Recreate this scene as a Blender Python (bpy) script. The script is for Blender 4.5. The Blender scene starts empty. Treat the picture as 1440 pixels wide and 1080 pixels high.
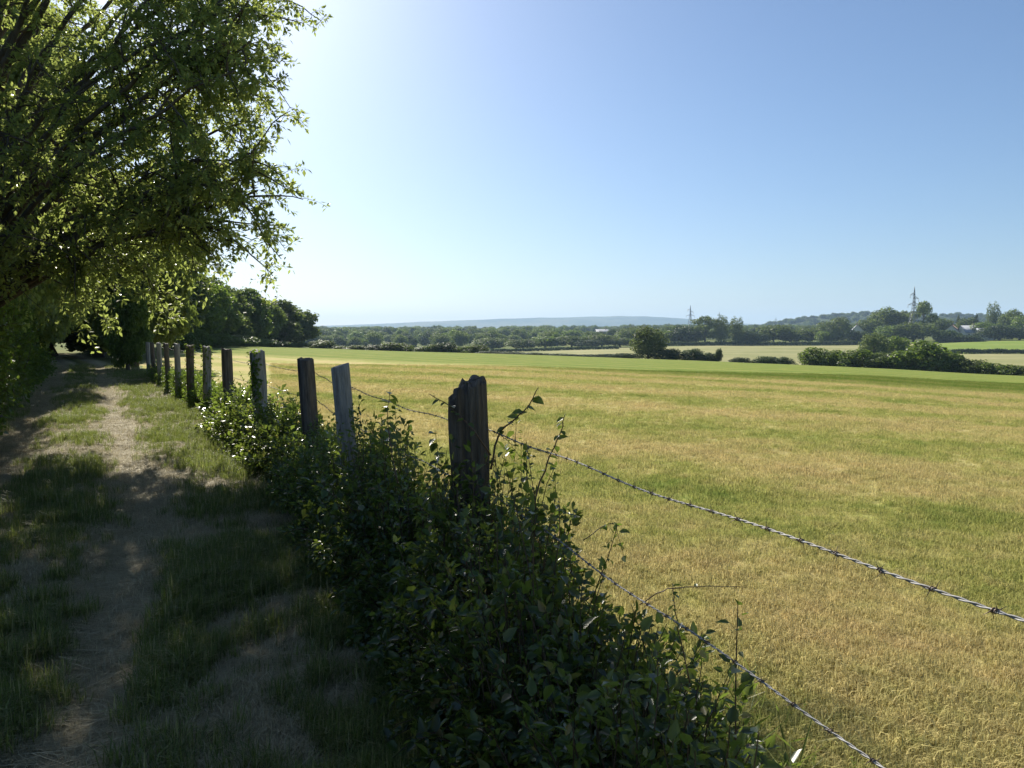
import bpy, math, random
import numpy as np
from mathutils import Vector

random.seed(7)
RNG = np.random.default_rng(11)
SC = bpy.context.scene
COL = SC.collection
R = math.radians

# ------------------------------------------------------------------ camera
F = 1100.0                      # focal length in photo pixels (1440 wide)
EYE = 1.55
PITCH = math.atan(67.0 / F)
cam = bpy.data.cameras.new('camera')
cam_o = bpy.data.objects.new('camera', cam)
COL.objects.link(cam_o)
cam.sensor_width = 36.0
cam.lens = 36.0 * F / 1440.0
cam.clip_start = 0.05
cam.clip_end = 60000
cam_o.location = (0, 0, EYE)
cam_o.rotation_euler = (math.pi / 2 - PITCH, 0, 0)
SC.camera = cam_o

# ------------------------------------------------------------------ sky, sun
SUN_AZ, SUN_EL = R(-23), R(31)          # azimuth from +Y towards +X
world = bpy.data.worlds.new('World')
SC.world = world
world.use_nodes = True
wn = world.node_tree
wn.nodes.clear()
w_out = wn.nodes.new('ShaderNodeOutputWorld')
w_bg = wn.nodes.new('ShaderNodeBackground')
w_sky = wn.nodes.new('ShaderNodeTexSky')
w_sky.sky_type = 'NISHITA'
w_sky.sun_disc = False
w_sky.sun_elevation = SUN_EL
w_sky.sun_rotation = SUN_AZ
w_sky.air_density = 1.0
w_sky.dust_density = 0.8
w_sky.ozone_density = 6.0
w_bg.inputs['Strength'].default_value = 0.058
wn.links.new(w_sky.outputs[0], w_bg.inputs['Color'])
wn.links.new(w_bg.outputs[0], w_out.inputs['Surface'])
sun = bpy.data.lights.new('sun', 'SUN')
sun.energy = 5.0
sun.angle = R(0.53)
sun.color = (1.0, 0.93, 0.80)
sun_o = bpy.data.objects.new('sun', sun)
COL.objects.link(sun_o)
sd = Vector((math.sin(SUN_AZ) * math.cos(SUN_EL), math.cos(SUN_AZ) * math.cos(SUN_EL), math.sin(SUN_EL)))
sun_o.rotation_euler = sd.to_track_quat('Z', 'Y').to_euler()
sun_o.location = (-30, 60, 60)
SC.view_settings.view_transform = 'Standard'
SC.view_settings.look = 'None'
SC.view_settings.gamma = 1.0
SC.view_settings.use_curve_mapping = False
SC.view_settings.exposure = 0.95
SC.render.engine = 'CYCLES'
SC.cycles.max_bounces = 6
SC.cycles.transmission_bounces = 6
SC.cycles.volume_bounces = 1

# ------------------------------------------------------------------ helpers
def tag(o, label=None, cat=None, group=None, kind=None):
    if label: o['label'] = label
    if cat: o['category'] = cat
    if group: o['group'] = group
    if kind: o['kind'] = kind
    return o

def empty(name, loc=(0, 0, 0), rz=0.0, scale=(1, 1, 1)):
    o = bpy.data.objects.new(name, None)
    COL.objects.link(o)
    o.location = loc
    o.rotation_euler = (0, 0, rz)
    o.scale = scale
    o.empty_display_size = 0.1
    return o

def link(name, me, parent=None):
    o = bpy.data.objects.new(name, me)
    COL.objects.link(o)
    if parent is not None: o.parent = parent
    return o

class MB:
    """collects vertices and tri / quad faces, builds one mesh"""
    def __init__(self):
        self.v, self.t, self.q, self.n = [], [], [], 0
    def add(self, v, tris=None, quads=None):
        v = np.asarray(v, float).reshape(-1, 3)
        if tris is not None and len(tris): self.t.append(np.asarray(tris, np.int64) + self.n)
        if quads is not None and len(quads): self.q.append(np.asarray(quads, np.int64) + self.n)
        self.v.append(v)
        self.n += len(v)
    def mesh(self, name, mat=None, smooth=False):
        me = bpy.data.meshes.new(name)
        v = np.concatenate(self.v) if self.v else np.zeros((0, 3))
        t = np.concatenate(self.t) if self.t else np.zeros((0, 3), np.int64)
        q = np.concatenate(self.q) if self.q else np.zeros((0, 4), np.int64)
        me.vertices.add(len(v))
        me.vertices.foreach_set('co', v.astype(np.float32).ravel())
        loops = np.concatenate([t.ravel(), q.ravel()]).astype(np.int32)
        me.loops.add(len(loops))
        me.loops.foreach_set('vertex_index', loops)
        starts = np.concatenate([np.arange(len(t)) * 3, len(t) * 3 + np.arange(len(q)) * 4]).astype(np.int32)
        me.polygons.add(len(starts))
        me.polygons.foreach_set('loop_start', starts)
        if smooth:
            me.polygons.foreach_set('use_smooth', np.ones(len(starts), bool))
        me.update(calc_edges=True)
        if mat: me.materials.append(mat)
        return me
    def box(self, c, s):
        c = np.array(c, float); s = np.array(s, float) / 2
        v = [c + s * np.array(k) for k in ((-1,-1,-1),(1,-1,-1),(1,1,-1),(-1,1,-1),(-1,-1,1),(1,-1,1),(1,1,1),(-1,1,1))]
        self.add(v, quads=[(0,3,2,1),(4,5,6,7),(0,1,5,4),(1,2,6,5),(2,3,7,6),(3,0,4,7)])
    def tube(self, pts, rad, sides=6, cap=True):
        P = np.asarray(pts, float)
        n = len(P)
        rad = np.broadcast_to(np.asarray(rad, float), (n,))
        T = np.gradient(P, axis=0)
        T /= np.linalg.norm(T, axis=1)[:, None] + 1e-12
        ref = np.array([0, 0, 1.0]) if abs(T[:, 2]).mean() < 0.8 else np.array([1.0, 0, 0])
        A = np.cross(T, ref); A /= np.linalg.norm(A, axis=1)[:, None] + 1e-12
        B = np.cross(T, A)
        a = np.arange(sides) * 2 * math.pi / sides
        V = P[:, None] + rad[:, None, None] * (np.cos(a)[None, :, None] * A[:, None] + np.sin(a)[None, :, None] * B[:, None])
        i = np.arange(n - 1)[:, None] * sides
        j = np.arange(sides)[None, :]
        k = (j + 1) % sides
        Q = np.stack([i + j, i + k, i + sides + k, i + sides + j], -1).reshape(-1, 4)
        tr = []
        V = V.reshape(-1, 3)
        if cap:
            V = np.vstack([V, P[-1] + T[-1] * rad[-1] * 0.3, P[0]])
            e = (n - 1) * sides
            tr = [(e + j_, e + (j_ + 1) % sides, n * sides) for j_ in range(sides)]
            tr += [((j_ + 1) % sides, j_, n * sides + 1) for j_ in range(sides)]
        self.add(V, tris=tr, quads=Q)

def unit(a):
    return a / (np.linalg.norm(a, axis=-1, keepdims=True) + 1e-9)

def rnd_dir(n, rng=RNG):
    return unit(rng.normal(size=(n, 3)))

def add_leaves(mb, P, D, N, L, W, fine=False):
    """folded leaves: P base, D direction, N upper side, L length, W width"""
    n = len(P)
    D = unit(D); S = unit(np.cross(D, N)); U = np.cross(S, D)
    L = np.broadcast_to(np.asarray(L, float), (n,))[:, None]
    W = np.broadcast_to(np.asarray(W, float), (n,))[:, None]
    if fine:
        l1 = P + D * L * .28 + S * W * .46 + U * W * .16
        l2 = P + D * L * .64 + S * W * .36 + U * W * .10
        r1 = P + D * L * .28 - S * W * .46 + U * W * .16
        r2 = P + D * L * .64 - S * W * .36 + U * W * .10
        tip = P + D * L - U * L * .14
        V = np.stack([P, r1, r2, tip, l2, l1], 1).reshape(-1, 3)
        b = np.arange(n)[:, None] * 6
        mb.add(V, quads=np.concatenate([b + np.array([[0, 1, 2, 3]]), b + np.array([[0, 3, 4, 5]])]))
    else:
        l = P + D * L * .45 + S * W * .5 + U * W * .18
        r = P + D * L * .45 - S * W * .5 + U * W * .18
        tip = P + D * L
        V = np.stack([P, r, tip, l], 1).reshape(-1, 3)
        b = np.arange(n)[:, None] * 4
        mb.add(V, tris=np.concatenate([b + np.array([[0, 1, 2]]), b + np.array([[0, 2, 3]])]))

def _hash(ix, iy, s):
    h = (ix.astype(np.int64) * 374761393 + iy.astype(np.int64) * 668265263 + s * 1274126177) & 0x7fffffff
    h = ((h ^ (h >> 13)) * 1274126177) & 0x7fffffff
    return ((h ^ (h >> 16)) & 0xffff) / 65535.0
def vnoise(x, y, s=0):
    x = np.asarray(x, float); y = np.asarray(y, float)
    ix = np.floor(x); iy = np.floor(y)
    fx = x - ix; fy = y - iy
    fx = fx * fx * (3 - 2 * fx); fy = fy * fy * (3 - 2 * fy)
    a = _hash(ix, iy, s); b = _hash(ix + 1, iy, s); c = _hash(ix, iy + 1, s); d = _hash(ix + 1, iy + 1, s)
    return (a + (b - a) * fx) * (1 - fy) + (c + (d - c) * fx) * fy
def fbm(x, y, s=0, o=4):
    t = 0; a = .5
    for k in range(o):
        t = t + a * vnoise(x * 2 ** k, y * 2 ** k, s + k * 17); a *= .5
    return t

# ------------------------------------------------------------------ materials
def newmat(name):
    m = bpy.data.materials.new(name)
    m.use_nodes = True
    m.node_tree.nodes.clear()
    return m, m.node_tree.nodes, m.node_tree.links

def ramp(nodes, links, fac, stops):
    r = nodes.new('ShaderNodeValToRGB')
    e = r.color_ramp.elements
    while len(e) < len(stops): e.new(0.5)
    for k, (p, c) in enumerate(stops):
        e[k].position = p
        e[k].color = (*c, 1) if len(c) == 3 else c
    links.new(fac, r.inputs[0])
    return r.outputs[0]

def noise(nodes, links, vec, scale, detail=4, rough=.55):
    n = nodes.new('ShaderNodeTexNoise')
    n.inputs['Scale'].default_value = scale
    n.inputs['Detail'].default_value = detail
    n.inputs['Roughness'].default_value = rough
    if vec is not None: links.new(vec, n.inputs['Vector'])
    return n.outputs[0]

def mixc(nodes, links, fac, a, b, typ='MIX'):
    m = nodes.new('ShaderNodeMix')
    m.data_type = 'RGBA'; m.blend_type = typ
    for s, v in ((0, fac), (6, a), (7, b)):
        if isinstance(v, (int, float)): m.inputs[s].default_value = v
        elif isinstance(v, tuple): m.inputs[s].default_value = (*v, 1)
        else: links.new(v, m.inputs[s])
    return m.outputs[2]

def leaf_mat(name, stops, trans=(.25, .33, .04), tf=.4, rough=.45, spec=.35):
    m, n, l = newmat(name)
    out = n.new('ShaderNodeOutputMaterial')
    geo = n.new('ShaderNodeNewGeometry')
    col = ramp(n, l, geo.outputs['Random Per Island'], stops)
    oi = n.new('ShaderNodeObjectInfo')
    hs = n.new('ShaderNodeHueSaturation')
    mr = n.new('ShaderNodeMapRange')
    mr.inputs['To Min'].default_value = .75; mr.inputs['To Max'].default_value = 1.25
    l.new(oi.outputs['Random'], mr.inputs['Value'])
    l.new(mr.outputs[0], hs.inputs['Value'])
    l.new(col, hs.inputs['Color'])
    p = n.new('ShaderNodeBsdfPrincipled')
    p.inputs['Roughness'].default_value = rough
    p.inputs['Specular IOR Level'].default_value = spec
    l.new(hs.outputs[0], p.inputs['Base Color'])
    t = n.new('ShaderNodeBsdfTranslucent')
    tc = mixc(n, l, .55, hs.outputs[0], trans)
    l.new(tc, t.inputs['Color'])
    mx = n.new('ShaderNodeMixShader')
    mx.inputs[0].default_value = tf
    l.new(p.outputs[0], mx.inputs[1]); l.new(t.outputs[0], mx.inputs[2])
    l.new(mx.outputs[0], out.inputs['Surface'])
    return m

def simple_mat(name, stops, scale=4.0, rough=.85, bump=.3, bscale=None, stretch=None, metallic=0., spec=.3):
    m, n, l = newmat(name)
    out = n.new('ShaderNodeOutputMaterial')
    tc = n.new('ShaderNodeTexCoord')
    vec = tc.outputs['Object']
    if stretch:
        mp = n.new('ShaderNodeMapping'); mp.inputs['Scale'].default_value = stretch
        l.new(vec, mp.inputs['Vector']); vec = mp.outputs[0]
    nz = noise(n, l, vec, scale, 6, .65)
    col = ramp(n, l, nz, stops)
    p = n.new('ShaderNodeBsdfPrincipled')
    p.inputs['Roughness'].default_value = rough
    p.inputs['Metallic'].default_value = metallic
    p.inputs['Specular IOR Level'].default_value = spec
    l.new(col, p.inputs['Base Color'])
    if bump:
        b = n.new('ShaderNodeBump'); b.inputs['Strength'].default_value = bump; b.inputs['Distance'].default_value = .02
        l.new(noise(n, l, vec, bscale or scale * 3, 6, .7), b.inputs['Height'])
        l.new(b.outputs[0], p.inputs['Normal'])
    l.new(p.outputs[0], out.inputs['Surface'])
    return m

# colour of the mown field: bands of cut, dried grass and of green regrowth
def field_group():
    g = bpy.data.node_groups.new('field_colour', 'ShaderNodeTree')
    g.interface.new_socket('Color', in_out='OUTPUT', socket_type='NodeSocketColor')
    n, l = g.nodes, g.links
    go = n.new('NodeGroupOutput')
    geo = n.new('ShaderNodeNewGeometry')
    pos = geo.outputs['Position']
    # distance across the mowing rows
    dot = n.new('ShaderNodeVectorMath'); dot.operation = 'DOT_PRODUCT'
    dot.inputs[1].default_value = (.62, .785, 0)
    l.new(pos, dot.inputs[0])
    big = noise(n, l, pos, .12, 3)
    add = n.new('ShaderNodeMath'); add.operation = 'MULTIPLY_ADD'
    add.inputs[1].default_value = 5.0
    l.new(big, add.inputs[0]); l.new(dot.outputs['Value'], add.inputs[2])
    # rows
    sn = n.new('ShaderNodeMath'); sn.operation = 'MULTIPLY'; sn.inputs[1].default_value = 1.15
    l.new(add.outputs[0], sn.inputs[0])
    si = n.new('ShaderNodeMath'); si.operation = 'SINE'; l.new(sn.outputs[0], si.inputs[0])
    row = n.new('ShaderNodeMapRange'); row.inputs['From Min'].default_value = -1
    row.inputs['To Min'].default_value = -.12; row.inputs['To Max'].default_value = .12
    l.new(si.outputs[0], row.inputs['Value'])
    med = noise(n, l, pos, .8, 6, .65)
    fine = noise(n, l, pos, 5.0, 5, .7)
    s1 = n.new('ShaderNodeMath'); s1.operation = 'MULTIPLY_ADD'; s1.inputs[1].default_value = .9
    l.new(med, s1.inputs[0]); l.new(row.outputs[0], s1.inputs[2])
    s2 = n.new('ShaderNodeMath'); s2.operation = 'MULTIPLY_ADD'; s2.inputs[1].default_value = .55
    l.new(fine, s2.inputs[0]); l.new(s1.outputs[0], s2.inputs[2])
    c = ramp(n, l, s2.outputs[0], [(.45, (.24, .295, .08)), (.62, (.39, .39, .135)), (.77, (.50, .445, .205)), (1.0, (.55, .45, .235))])
    # unmown green strip along the far side
    gr = n.new('ShaderNodeMapRange'); gr.interpolation_type = 'SMOOTHSTEP'
    gr.inputs['From Min'].default_value = 35.5; gr.inputs['From Max'].default_value = 40.5
    l.new(add.outputs[0], gr.inputs['Value'])
    grc = ramp(n, l, s2.outputs[0], [(.45, (.14, .215, .045)), (.7, (.20, .255, .06)), (.95, (.29, .30, .09))])
    c2 = mixc(n, l, gr.outputs[0], c, grc)
    l.new(c2, go.inputs[0])
    return g
FIELD_G = field_group()

def field_mat(name, blade=False):
    m, n, l = newmat(name)
    out = n.new('ShaderNodeOutputMaterial')
    g = n.new('ShaderNodeGroup'); g.node_tree = FIELD_G
    geo = n.new('ShaderNodeNewGeometry')
    col = g.outputs[0]
    p = n.new('ShaderNodeBsdfPrincipled')
    p.inputs['Roughness'].default_value = 1.0
    p.inputs['Specular IOR Level'].default_value = .02
    if blade:
        var = ramp(n, l, geo.outputs['Random Per Island'], [(0, (.72, .74, .66)), (.35, (.97, 1.0, .93)), (.7, (1.08, 1.06, 1.0)), (1, (1.28, 1.25, 1.2))])
        col = mixc(n, l, 1.0, col, var, 'MULTIPLY')
        l.new(col, p.inputs['Base Color'])
        t = n.new('ShaderNodeBsdfTranslucent'); l.new(col, t.inputs['Color'])
        mx = n.new('ShaderNodeMixShader'); mx.inputs[0].default_value = .4
        l.new(p.outputs[0], mx.inputs[1]); l.new(t.outputs[0], mx.inputs[2])
        l.new(mx.outputs[0], out.inputs['Surface'])
    else:
        fine = noise(n, l, geo.outputs['Position'], 28, 4, .7)
        var = ramp(n, l, fine, [(.3, (.72, .68, .6)), (.6, (1.05, 1.05, 1.0))])
        l.new(mixc(n, l, 1.0, col, var, 'MULTIPLY'), p.inputs['Base Color'])
        b = n.new('ShaderNodeBump'); b.inputs['Strength'].default_value = .55; b.inputs['Distance'].default_value = .06
        l.new(noise(n, l, geo.outputs['Position'], 7, 6, .75), b.inputs['Height'])
        l.new(b.outputs[0], p.inputs['Normal'])
        l.new(p.outputs[0], out.inputs['Surface'])
    return m

def ground_mat(name, stops, scale, fine=6.0, bump=.4):
    m, n, l = newmat(name)
    out = n.new('ShaderNodeOutputMaterial')
    geo = n.new('ShaderNodeNewGeometry')
    a = noise(n, l, geo.outputs['Position'], scale, 5, .6)
    b_ = noise(n, l, geo.outputs['Position'], fine, 4, .7)
    s = n.new('ShaderNodeMath'); s.operation = 'MULTIPLY_ADD'; s.inputs[1].default_value = .35
    l.new(b_, s.inputs[0]); l.new(a, s.inputs[2])
    col = ramp(n, l, s.outputs[0], stops)
    p = n.new('ShaderNodeBsdfPrincipled'); p.inputs['Roughness'].default_value = .9
    p.inputs['Specular IOR Level'].default_value = .02
    l.new(col, p.inputs['Base Color'])
    b = n.new('ShaderNodeBump'); b.inputs['Strength'].default_value = bump; b.inputs['Distance'].default_value = .05
    l.new(b_, b.inputs['Height']); l.new(b.outputs[0], p.inputs['Normal'])
    l.new(p.outputs[0], out.inputs['Surface'])
    return m

def track_mat():
    """soil and cut hay in the wheel tracks, grass between; 'across' = metres from the fence"""
    m, n, l = newmat('track')
    out = n.new('ShaderNodeOutputMaterial')
    geo = n.new('ShaderNodeNewGeometry')
    at_ = n.new('ShaderNodeAttribute'); at_.attribute_name = 'across'
    wob = noise(n, l, geo.outputs['Position'], 1.1, 4, .6)
    a = n.new('ShaderNodeMath'); a.operation = 'MULTIPLY_ADD'; a.inputs[1].default_value = .7
    l.new(wob, a.inputs[0]); l.new(at_.outputs['Fac'], a.inputs[2])
    mr = n.new('ShaderNodeMapRange'); mr.inputs['From Min'].default_value = -4.0; mr.inputs['From Max'].default_value = 0.4
    l.new(a.outputs[0], mr.inputs['Value'])
    G, H_, S = (.11, .125, .04), (.40, .355, .21), (.27, .235, .145)
    col = ramp(n, l, mr.outputs[0], [(.08, G), (.22, H_), (.30, S), (.38, H_), (.46, G), (.54, (.22, .2, .07)), (.62, S), (.70, H_), (.80, (.14, .14, .05)), (1., G)])
    fine = noise(n, l, geo.outputs['Position'], 14, 6, .75)
    var = ramp(n, l, fine, [(.3, (.45, .42, .4)), (.55, (1, 1, 1)), (.75, (1.35, 1.3, 1.2))])
    p = n.new('ShaderNodeBsdfPrincipled'); p.inputs['Roughness'].default_value = .9
    p.inputs['Specular IOR Level'].default_value = .02
    l.new(mixc(n, l, 1.0, col, var, 'MULTIPLY'), p.inputs['Base Color'])
    b = n.new('ShaderNodeBump'); b.inputs['Strength'].default_value = .8; b.inputs['Distance'].default_value = .05
    l.new(noise(n, l, geo.outputs['Position'], 9, 6, .7), b.inputs['Height']); l.new(b.outputs[0], p.inputs['Normal'])
    l.new(p.outputs[0], out.inputs['Surface'])
    return m

M_FIELD = field_mat('mown_field')
M_STUBBLE = field_mat('field_grass_blade', True)
M_TRACK = track_mat()
M_GROUND = ground_mat('rough_grass', [(.4, (.07, .10, .025)), (.65, (.12, .15, .04)), (.9, (.20, .19, .07))], .05)
M_HAYFIELD = ground_mat('pale_hay_field', [(.4, (.19, .215, .08)), (.65, (.29, .285, .13)), (.9, (.38, .35, .18))], .03, .25, .1)
M_GREENFIELD = ground_mat('green_meadow', [(.4, (.16, .24, .045)), (.9, (.25, .30, .07))], .03, .4, .1)
M_HILL = ground_mat('wooded_hill', [(.45, (.035, .055, .025)), (.66, (.06, .08, .035)), (.74, (.12, .125, .06)), (.85, (.15, .145, .08))], .0011, .02, .1)
M_BRAMBLE = leaf_mat('bramble_leaf', [(0, (.022, .045, .012)), (.5, (.045, .085, .02)), (.86, (.085, .13, .03)), (.95, (.15, .17, .05)), (1, (.26, .15, .06))], (.34, .45, .06), .42, .33, .6)
M_HEDGE = leaf_mat('hedge_leaf', [(0, (.035, .07, .015)), (.5, (.07, .125, .025)), (1, (.13, .18, .04))], (.30, .42, .05), .42, .5, .25)
M_TREE = leaf_mat('tree_leaf', [(0, (.075, .11, .035)), (.55, (.125, .175, .055)), (1, (.20, .24, .085))], (.50, .58, .13), .6, .4, .45)
M_WOOD = leaf_mat('woodland_leaf', [(0, (.04, .07, .022)), (.6, (.075, .115, .032)), (1, (.13, .165, .05))], (.26, .34, .06), .38, .6, .2)
M_PALELEAF = leaf_mat('pale_willow_leaf', [(0, (.07, .105, .04)), (.6, (.11, .15, .055)), (1, (.16, .2, .08))], (.24, .30, .07), .32, .6, .2)
M_DARKLEAF = leaf_mat('dark_evergreen_leaf', [(0, (.026, .048, .02)), (.6, (.045, .075, .027)), (1, (.075, .105, .036))], (.13, .19, .05), .28, .6, .2)
M_GRASS = leaf_mat('track_grass_blade', [(0, (.06, .09, .02)), (.45, (.12, .16, .04)), (.7, (.21, .22, .075)), (1, (.40, .35, .18))], (.30, .38, .06), .4, .5, .3)
M_HAY = leaf_mat('dry_hay_blade', [(0, (.22, .185, .1)), (.5, (.42, .36, .21)), (1, (.56, .49, .32))], (.4, .33, .15), .25, .7, .2)
M_BARK = simple_mat('bark', [(.3, (.045, .038, .03)), (.6, (.10, .085, .07)), (.8, (.15, .13, .11))], 3.0, .9, .6, 9, (4, 4, 1))
M_TWIG = simple_mat('twig', [(.3, (.06, .04, .025)), (.7, (.12, .085, .05))], 8.0, .7, .2)
M_CANE = simple_mat('bramble_cane', [(.3, (.07, .06, .03)), (.7, (.14, .07, .05))], 8.0, .5, .1)
M_POST = simple_mat('weathered_oak', [(.25, (.05, .042, .034)), (.5, (.13, .11, .09)), (.75, (.24, .21, .175))], 5.0, .9, .9, 14, (5, 5, .7))
M_POSTG = simple_mat('grey_weathered_wood', [(.3, (.12, .115, .11)), (.5, (.27, .265, .25)), (.7, (.40, .39, .37))], 5.0, .85, .9, 14, (5, 5, .6))
M_MOSS = simple_mat('moss', [(.3, (.07, .075, .02)), (.7, (.19, .18, .06))], 60.0, .95, .9, 150)
M_WIRE = simple_mat('galvanised_wire', [(.35, (.20, .19, .18)), (.7, (.38, .38, .38))], 40.0, .62, .1, 90, None, .35, .3)
M_RUST = simple_mat('rusty_wire', [(.3, (.09, .055, .035)), (.7, (.2, .15, .12))], 40.0, .6, .1, 90, None, .5, .4)
M_STEEL = simple_mat('pylon_steel', [(.3, (.22, .23, .24)), (.7, (.34, .35, .36))], .5, .5, 0, None, None, .4, .4)
M_WALL = simple_mat('rendered_wall', [(.3, (.62, .58, .5)), (.7, (.75, .72, .65))], .6, .9, .1)
M_ROOFT = simple_mat('tile_roof', [(.3, (.22, .15, .12)), (.7, (.32, .22, .18))], 1.5, .85, .2)
M_ROOFS = simple_mat('slate_roof', [(.3, (.26, .28, .33)), (.7, (.36, .38, .42))], 1.5, .6, .2)
M_GLASS = simple_mat('window_glass', [(.3, (.03, .035, .045)), (.7, (.05, .055, .065))], 1.0, .1, 0, None, None, 0, .6)

# ------------------------------------------------------------------ terrain
FLAT = [(0, 0), (10, 0), (30000, 0)]
COLS = [  # (pixel column, [(distance, height)...])
    (-180.0, FLAT),
    (-500, [(0, 0), (30, .1), (60, .4), (150, 1.4), (400, 4), (1500, 10), (30000, 12)]),
    (130,  [(0, 0), (30, .05), (60, .3), (150, 1.2), (400, 3), (1500, 10), (30000, 12)]),
    (330,  [(0, 0), (30, .02), (60, .05), (110, .15), (170, -.3), (300, -6), (450, -6.5), (900, 1), (1500, 8), (30000, 12)]),
    (430,  [(0, 0), (30, 0), (80, -.15), (170, -.92), (200, -2.4), (260, -7), (450, -7), (900, 1), (1500, 8), (30000, 12)]),
    (700,  [(0, 0), (20, 0), (70, -.45), (158, -2.2), (185, -4.0), (250, -7.5), (400, -6.6), (480, -6), (900, 1), (1500, 8), (30000, 12)]),
    (950,  [(0, 0), (15, -.03), (60, -.75), (150, -3.1), (170, -4.4), (215, -6.3), (240, -5.9), (450, -3.8), (600, -3), (1500, 11), (30000, 12)]),
    (1200, [(0, 0), (10, -.02), (40, -.55), (80, -1.75), (130, -3.7), (150, -5.4), (200, -6.2), (450, -3.6), (600, -1), (1500, 9), (30000, 12)]),
    (1440, [(0, 0), (10, -.05), (25, -.5), (40, -1.0), (70, -2.25), (110, -4.15), (130, -6), (180, -6.2), (200, -5.75), (300, -5.2), (420, -.4), (600, 1), (1500, 9), (30000, 12)]),
    (2300, [(0, 0), (10, -.08), (25, -.6), (70, -2.6), (110, -4.6), (130, -6.2), (300, -5.5), (420, -1), (600, 1), (1500, 9), (30000, 12)]),
    (180.0, FLAT)]
YS = np.exp(np.linspace(math.log(.5), math.log(30000), 500))
def pchip(xs, ys, x):
    xs = np.array(xs, float); ys = np.array(ys, float)
    h = np.diff(xs); d = np.diff(ys) / h
    m = np.zeros(len(xs)); m[0] = d[0]; m[-1] = d[-1]
    for k in range(1, len(xs) - 1):
        if d[k - 1] * d[k] > 0:
            w1 = 2 * h[k] + h[k - 1]; w2 = h[k] + 2 * h[k - 1]
            m[k] = (w1 + w2) / (w1 / d[k - 1] + w2 / d[k])
    i = np.clip(np.searchsorted(xs, x) - 1, 0, len(h) - 1)
    t = (x - xs[i]) / h[i]
    return ((1 + 2 * t) * (1 - t) ** 2 * ys[i] + t * (1 - t) ** 2 * h[i] * m[i]
            + t * t * (3 - 2 * t) * ys[i + 1] + t * t * (t - 1) * h[i] * m[i + 1])
TH = [math.radians(c[0]) if i in (0, len(COLS) - 1) else math.atan((c[0] - 720) / F) for i, c in enumerate(COLS)]
TH[0] = -math.pi; TH[-1] = math.pi
TAB = np.array([pchip([p[0] for p in c[1]], [p[1] for p in c[1]], YS) for c in COLS])
THf = np.linspace(-math.pi, math.pi, 1441)
TABf = np.array([[0.0]])
def _build_tab():
    global TABf
    k = np.clip(np.searchsorted(TH, THf) - 1, 0, len(TH) - 2)
    t = (THf - np.array(TH)[k]) / (np.array(TH)[k + 1] - np.array(TH)[k])
    T = TAB[k] * (1 - t)[:, None] + TAB[k + 1] * t[:, None]
    ker = np.ones(13) / 13                      # soften the kinks between columns
    for _ in range(2):
        T = np.apply_along_axis(lambda c: np.convolve(np.pad(c, 6, mode='edge'), ker, 'valid'), 0, T)
    TABf = T
_build_tab()

# fence posts, ground positions
P_NEAR = [(.60, .61), (-.14, 3.3), (-1.11, 5.5), (-1.99, 7.81)]
hd = R(28.5)
POSTS = list(P_NEAR)
for k in range(1, 10):
    POSTS.append((P_NEAR[-1][0] - math.sin(hd) * 2.65 * k, P_NEAR[-1][1] + math.cos(hd) * 2.65 * k))
LINE = np.array([(2.4, -4.0)] + POSTS + [(-20.5, 42), (-29, 55), (-42, 68)])

def across(x, y):
    """signed distance from the fence line (negative on the track side)"""
    x = np.asarray(x, float); y = np.asarray(y, float)
    best = np.full(x.shape, 1e9); sg = np.ones(x.shape)
    for a, b in zip(LINE[:-1], LINE[1:]):
        d = b - a; L2 = d @ d
        t = np.clip(((x - a[0]) * d[0] + (y - a[1]) * d[1]) / L2, 0, 1)
        dx = x - (a[0] + t * d[0]); dy = y - (a[1] + t * d[1])
        ds = np.hypot(dx, dy)
        s = np.where(d[0] * (y - a[1]) - d[1] * (x - a[0]) > 0, -1.0, 1.0)
        m = ds < best
        best = np.where(m, ds, best); sg = np.where(m, s, sg)
    return best * sg

def sstep(a, b, x):
    t = np.clip((x - a) / (b - a), 0, 1)
    return t * t * (3 - 2 * t)

def H(x, y):
    x = np.asarray(x, float); y = np.asarray(y, float)
    th = np.arctan2(x, y)
    D = np.hypot(x, y) * np.cos(np.clip(th, -R(45), R(45)))
    fi = (th + math.pi) / (2 * math.pi) * 1440
    i = np.clip(np.floor(fi).astype(int), 0, 1439); fi = fi - i
    fj = (np.log(np.clip(D, .5, 29999)) - math.log(.5)) / (math.log(30000) - math.log(.5)) * 499
    j = np.clip(np.floor(fj).astype(int), 0, 498); fj = fj - j
    h = (TABf[i, j] * (1 - fi) + TABf[i + 1, j] * fi) * (1 - fj) + (TABf[i, j + 1] * (1 - fi) + TABf[i + 1, j + 1] * fi) * fj
    near = 1 - sstep(30, 50, D)
    u = across(x, y)
    loc = -.06 * np.exp(-((u + 1.55) / .25) ** 2) - .055 * np.exp(-((u + 2.95) / .25) ** 2)
    loc = loc + .05 * np.exp(-(u / .4) ** 2) + .28 * sstep(-3.4, -4.6, u)
    loc = loc + ((fbm(x * 1.3, y * 1.3, 3) - .5) * .09 + (fbm(x * 7, y * 7, 13, 3) - .45) * .05) * (u < .5) + (fbm(x * 1.1, y * 1.1, 5) - .5) * .05 * (u >= .5)
    return h + loc * near + (fbm(x * .05, y * .05, 9) - .5) * .3 * sstep(25, 60, D)

def h1(x, y):
    return float(H(np.array([x]), np.array([y]))[0])

def at(px, py, Y):
    """world point at distance Y seen at photo pixel px, py"""
    v = np.array([(px - 720) / F, -(py - 540) / F, 1.0])
    c, s = math.cos(PITCH), math.sin(PITCH)
    d = np.array([v[0], c * v[2] + s * v[1], c * v[1] - s * v[2]])
    return np.array([0, 0, EYE]) + d * (Y / d[1])

def at_x(px, Y):
    return (px - 720) / F * Y

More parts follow.
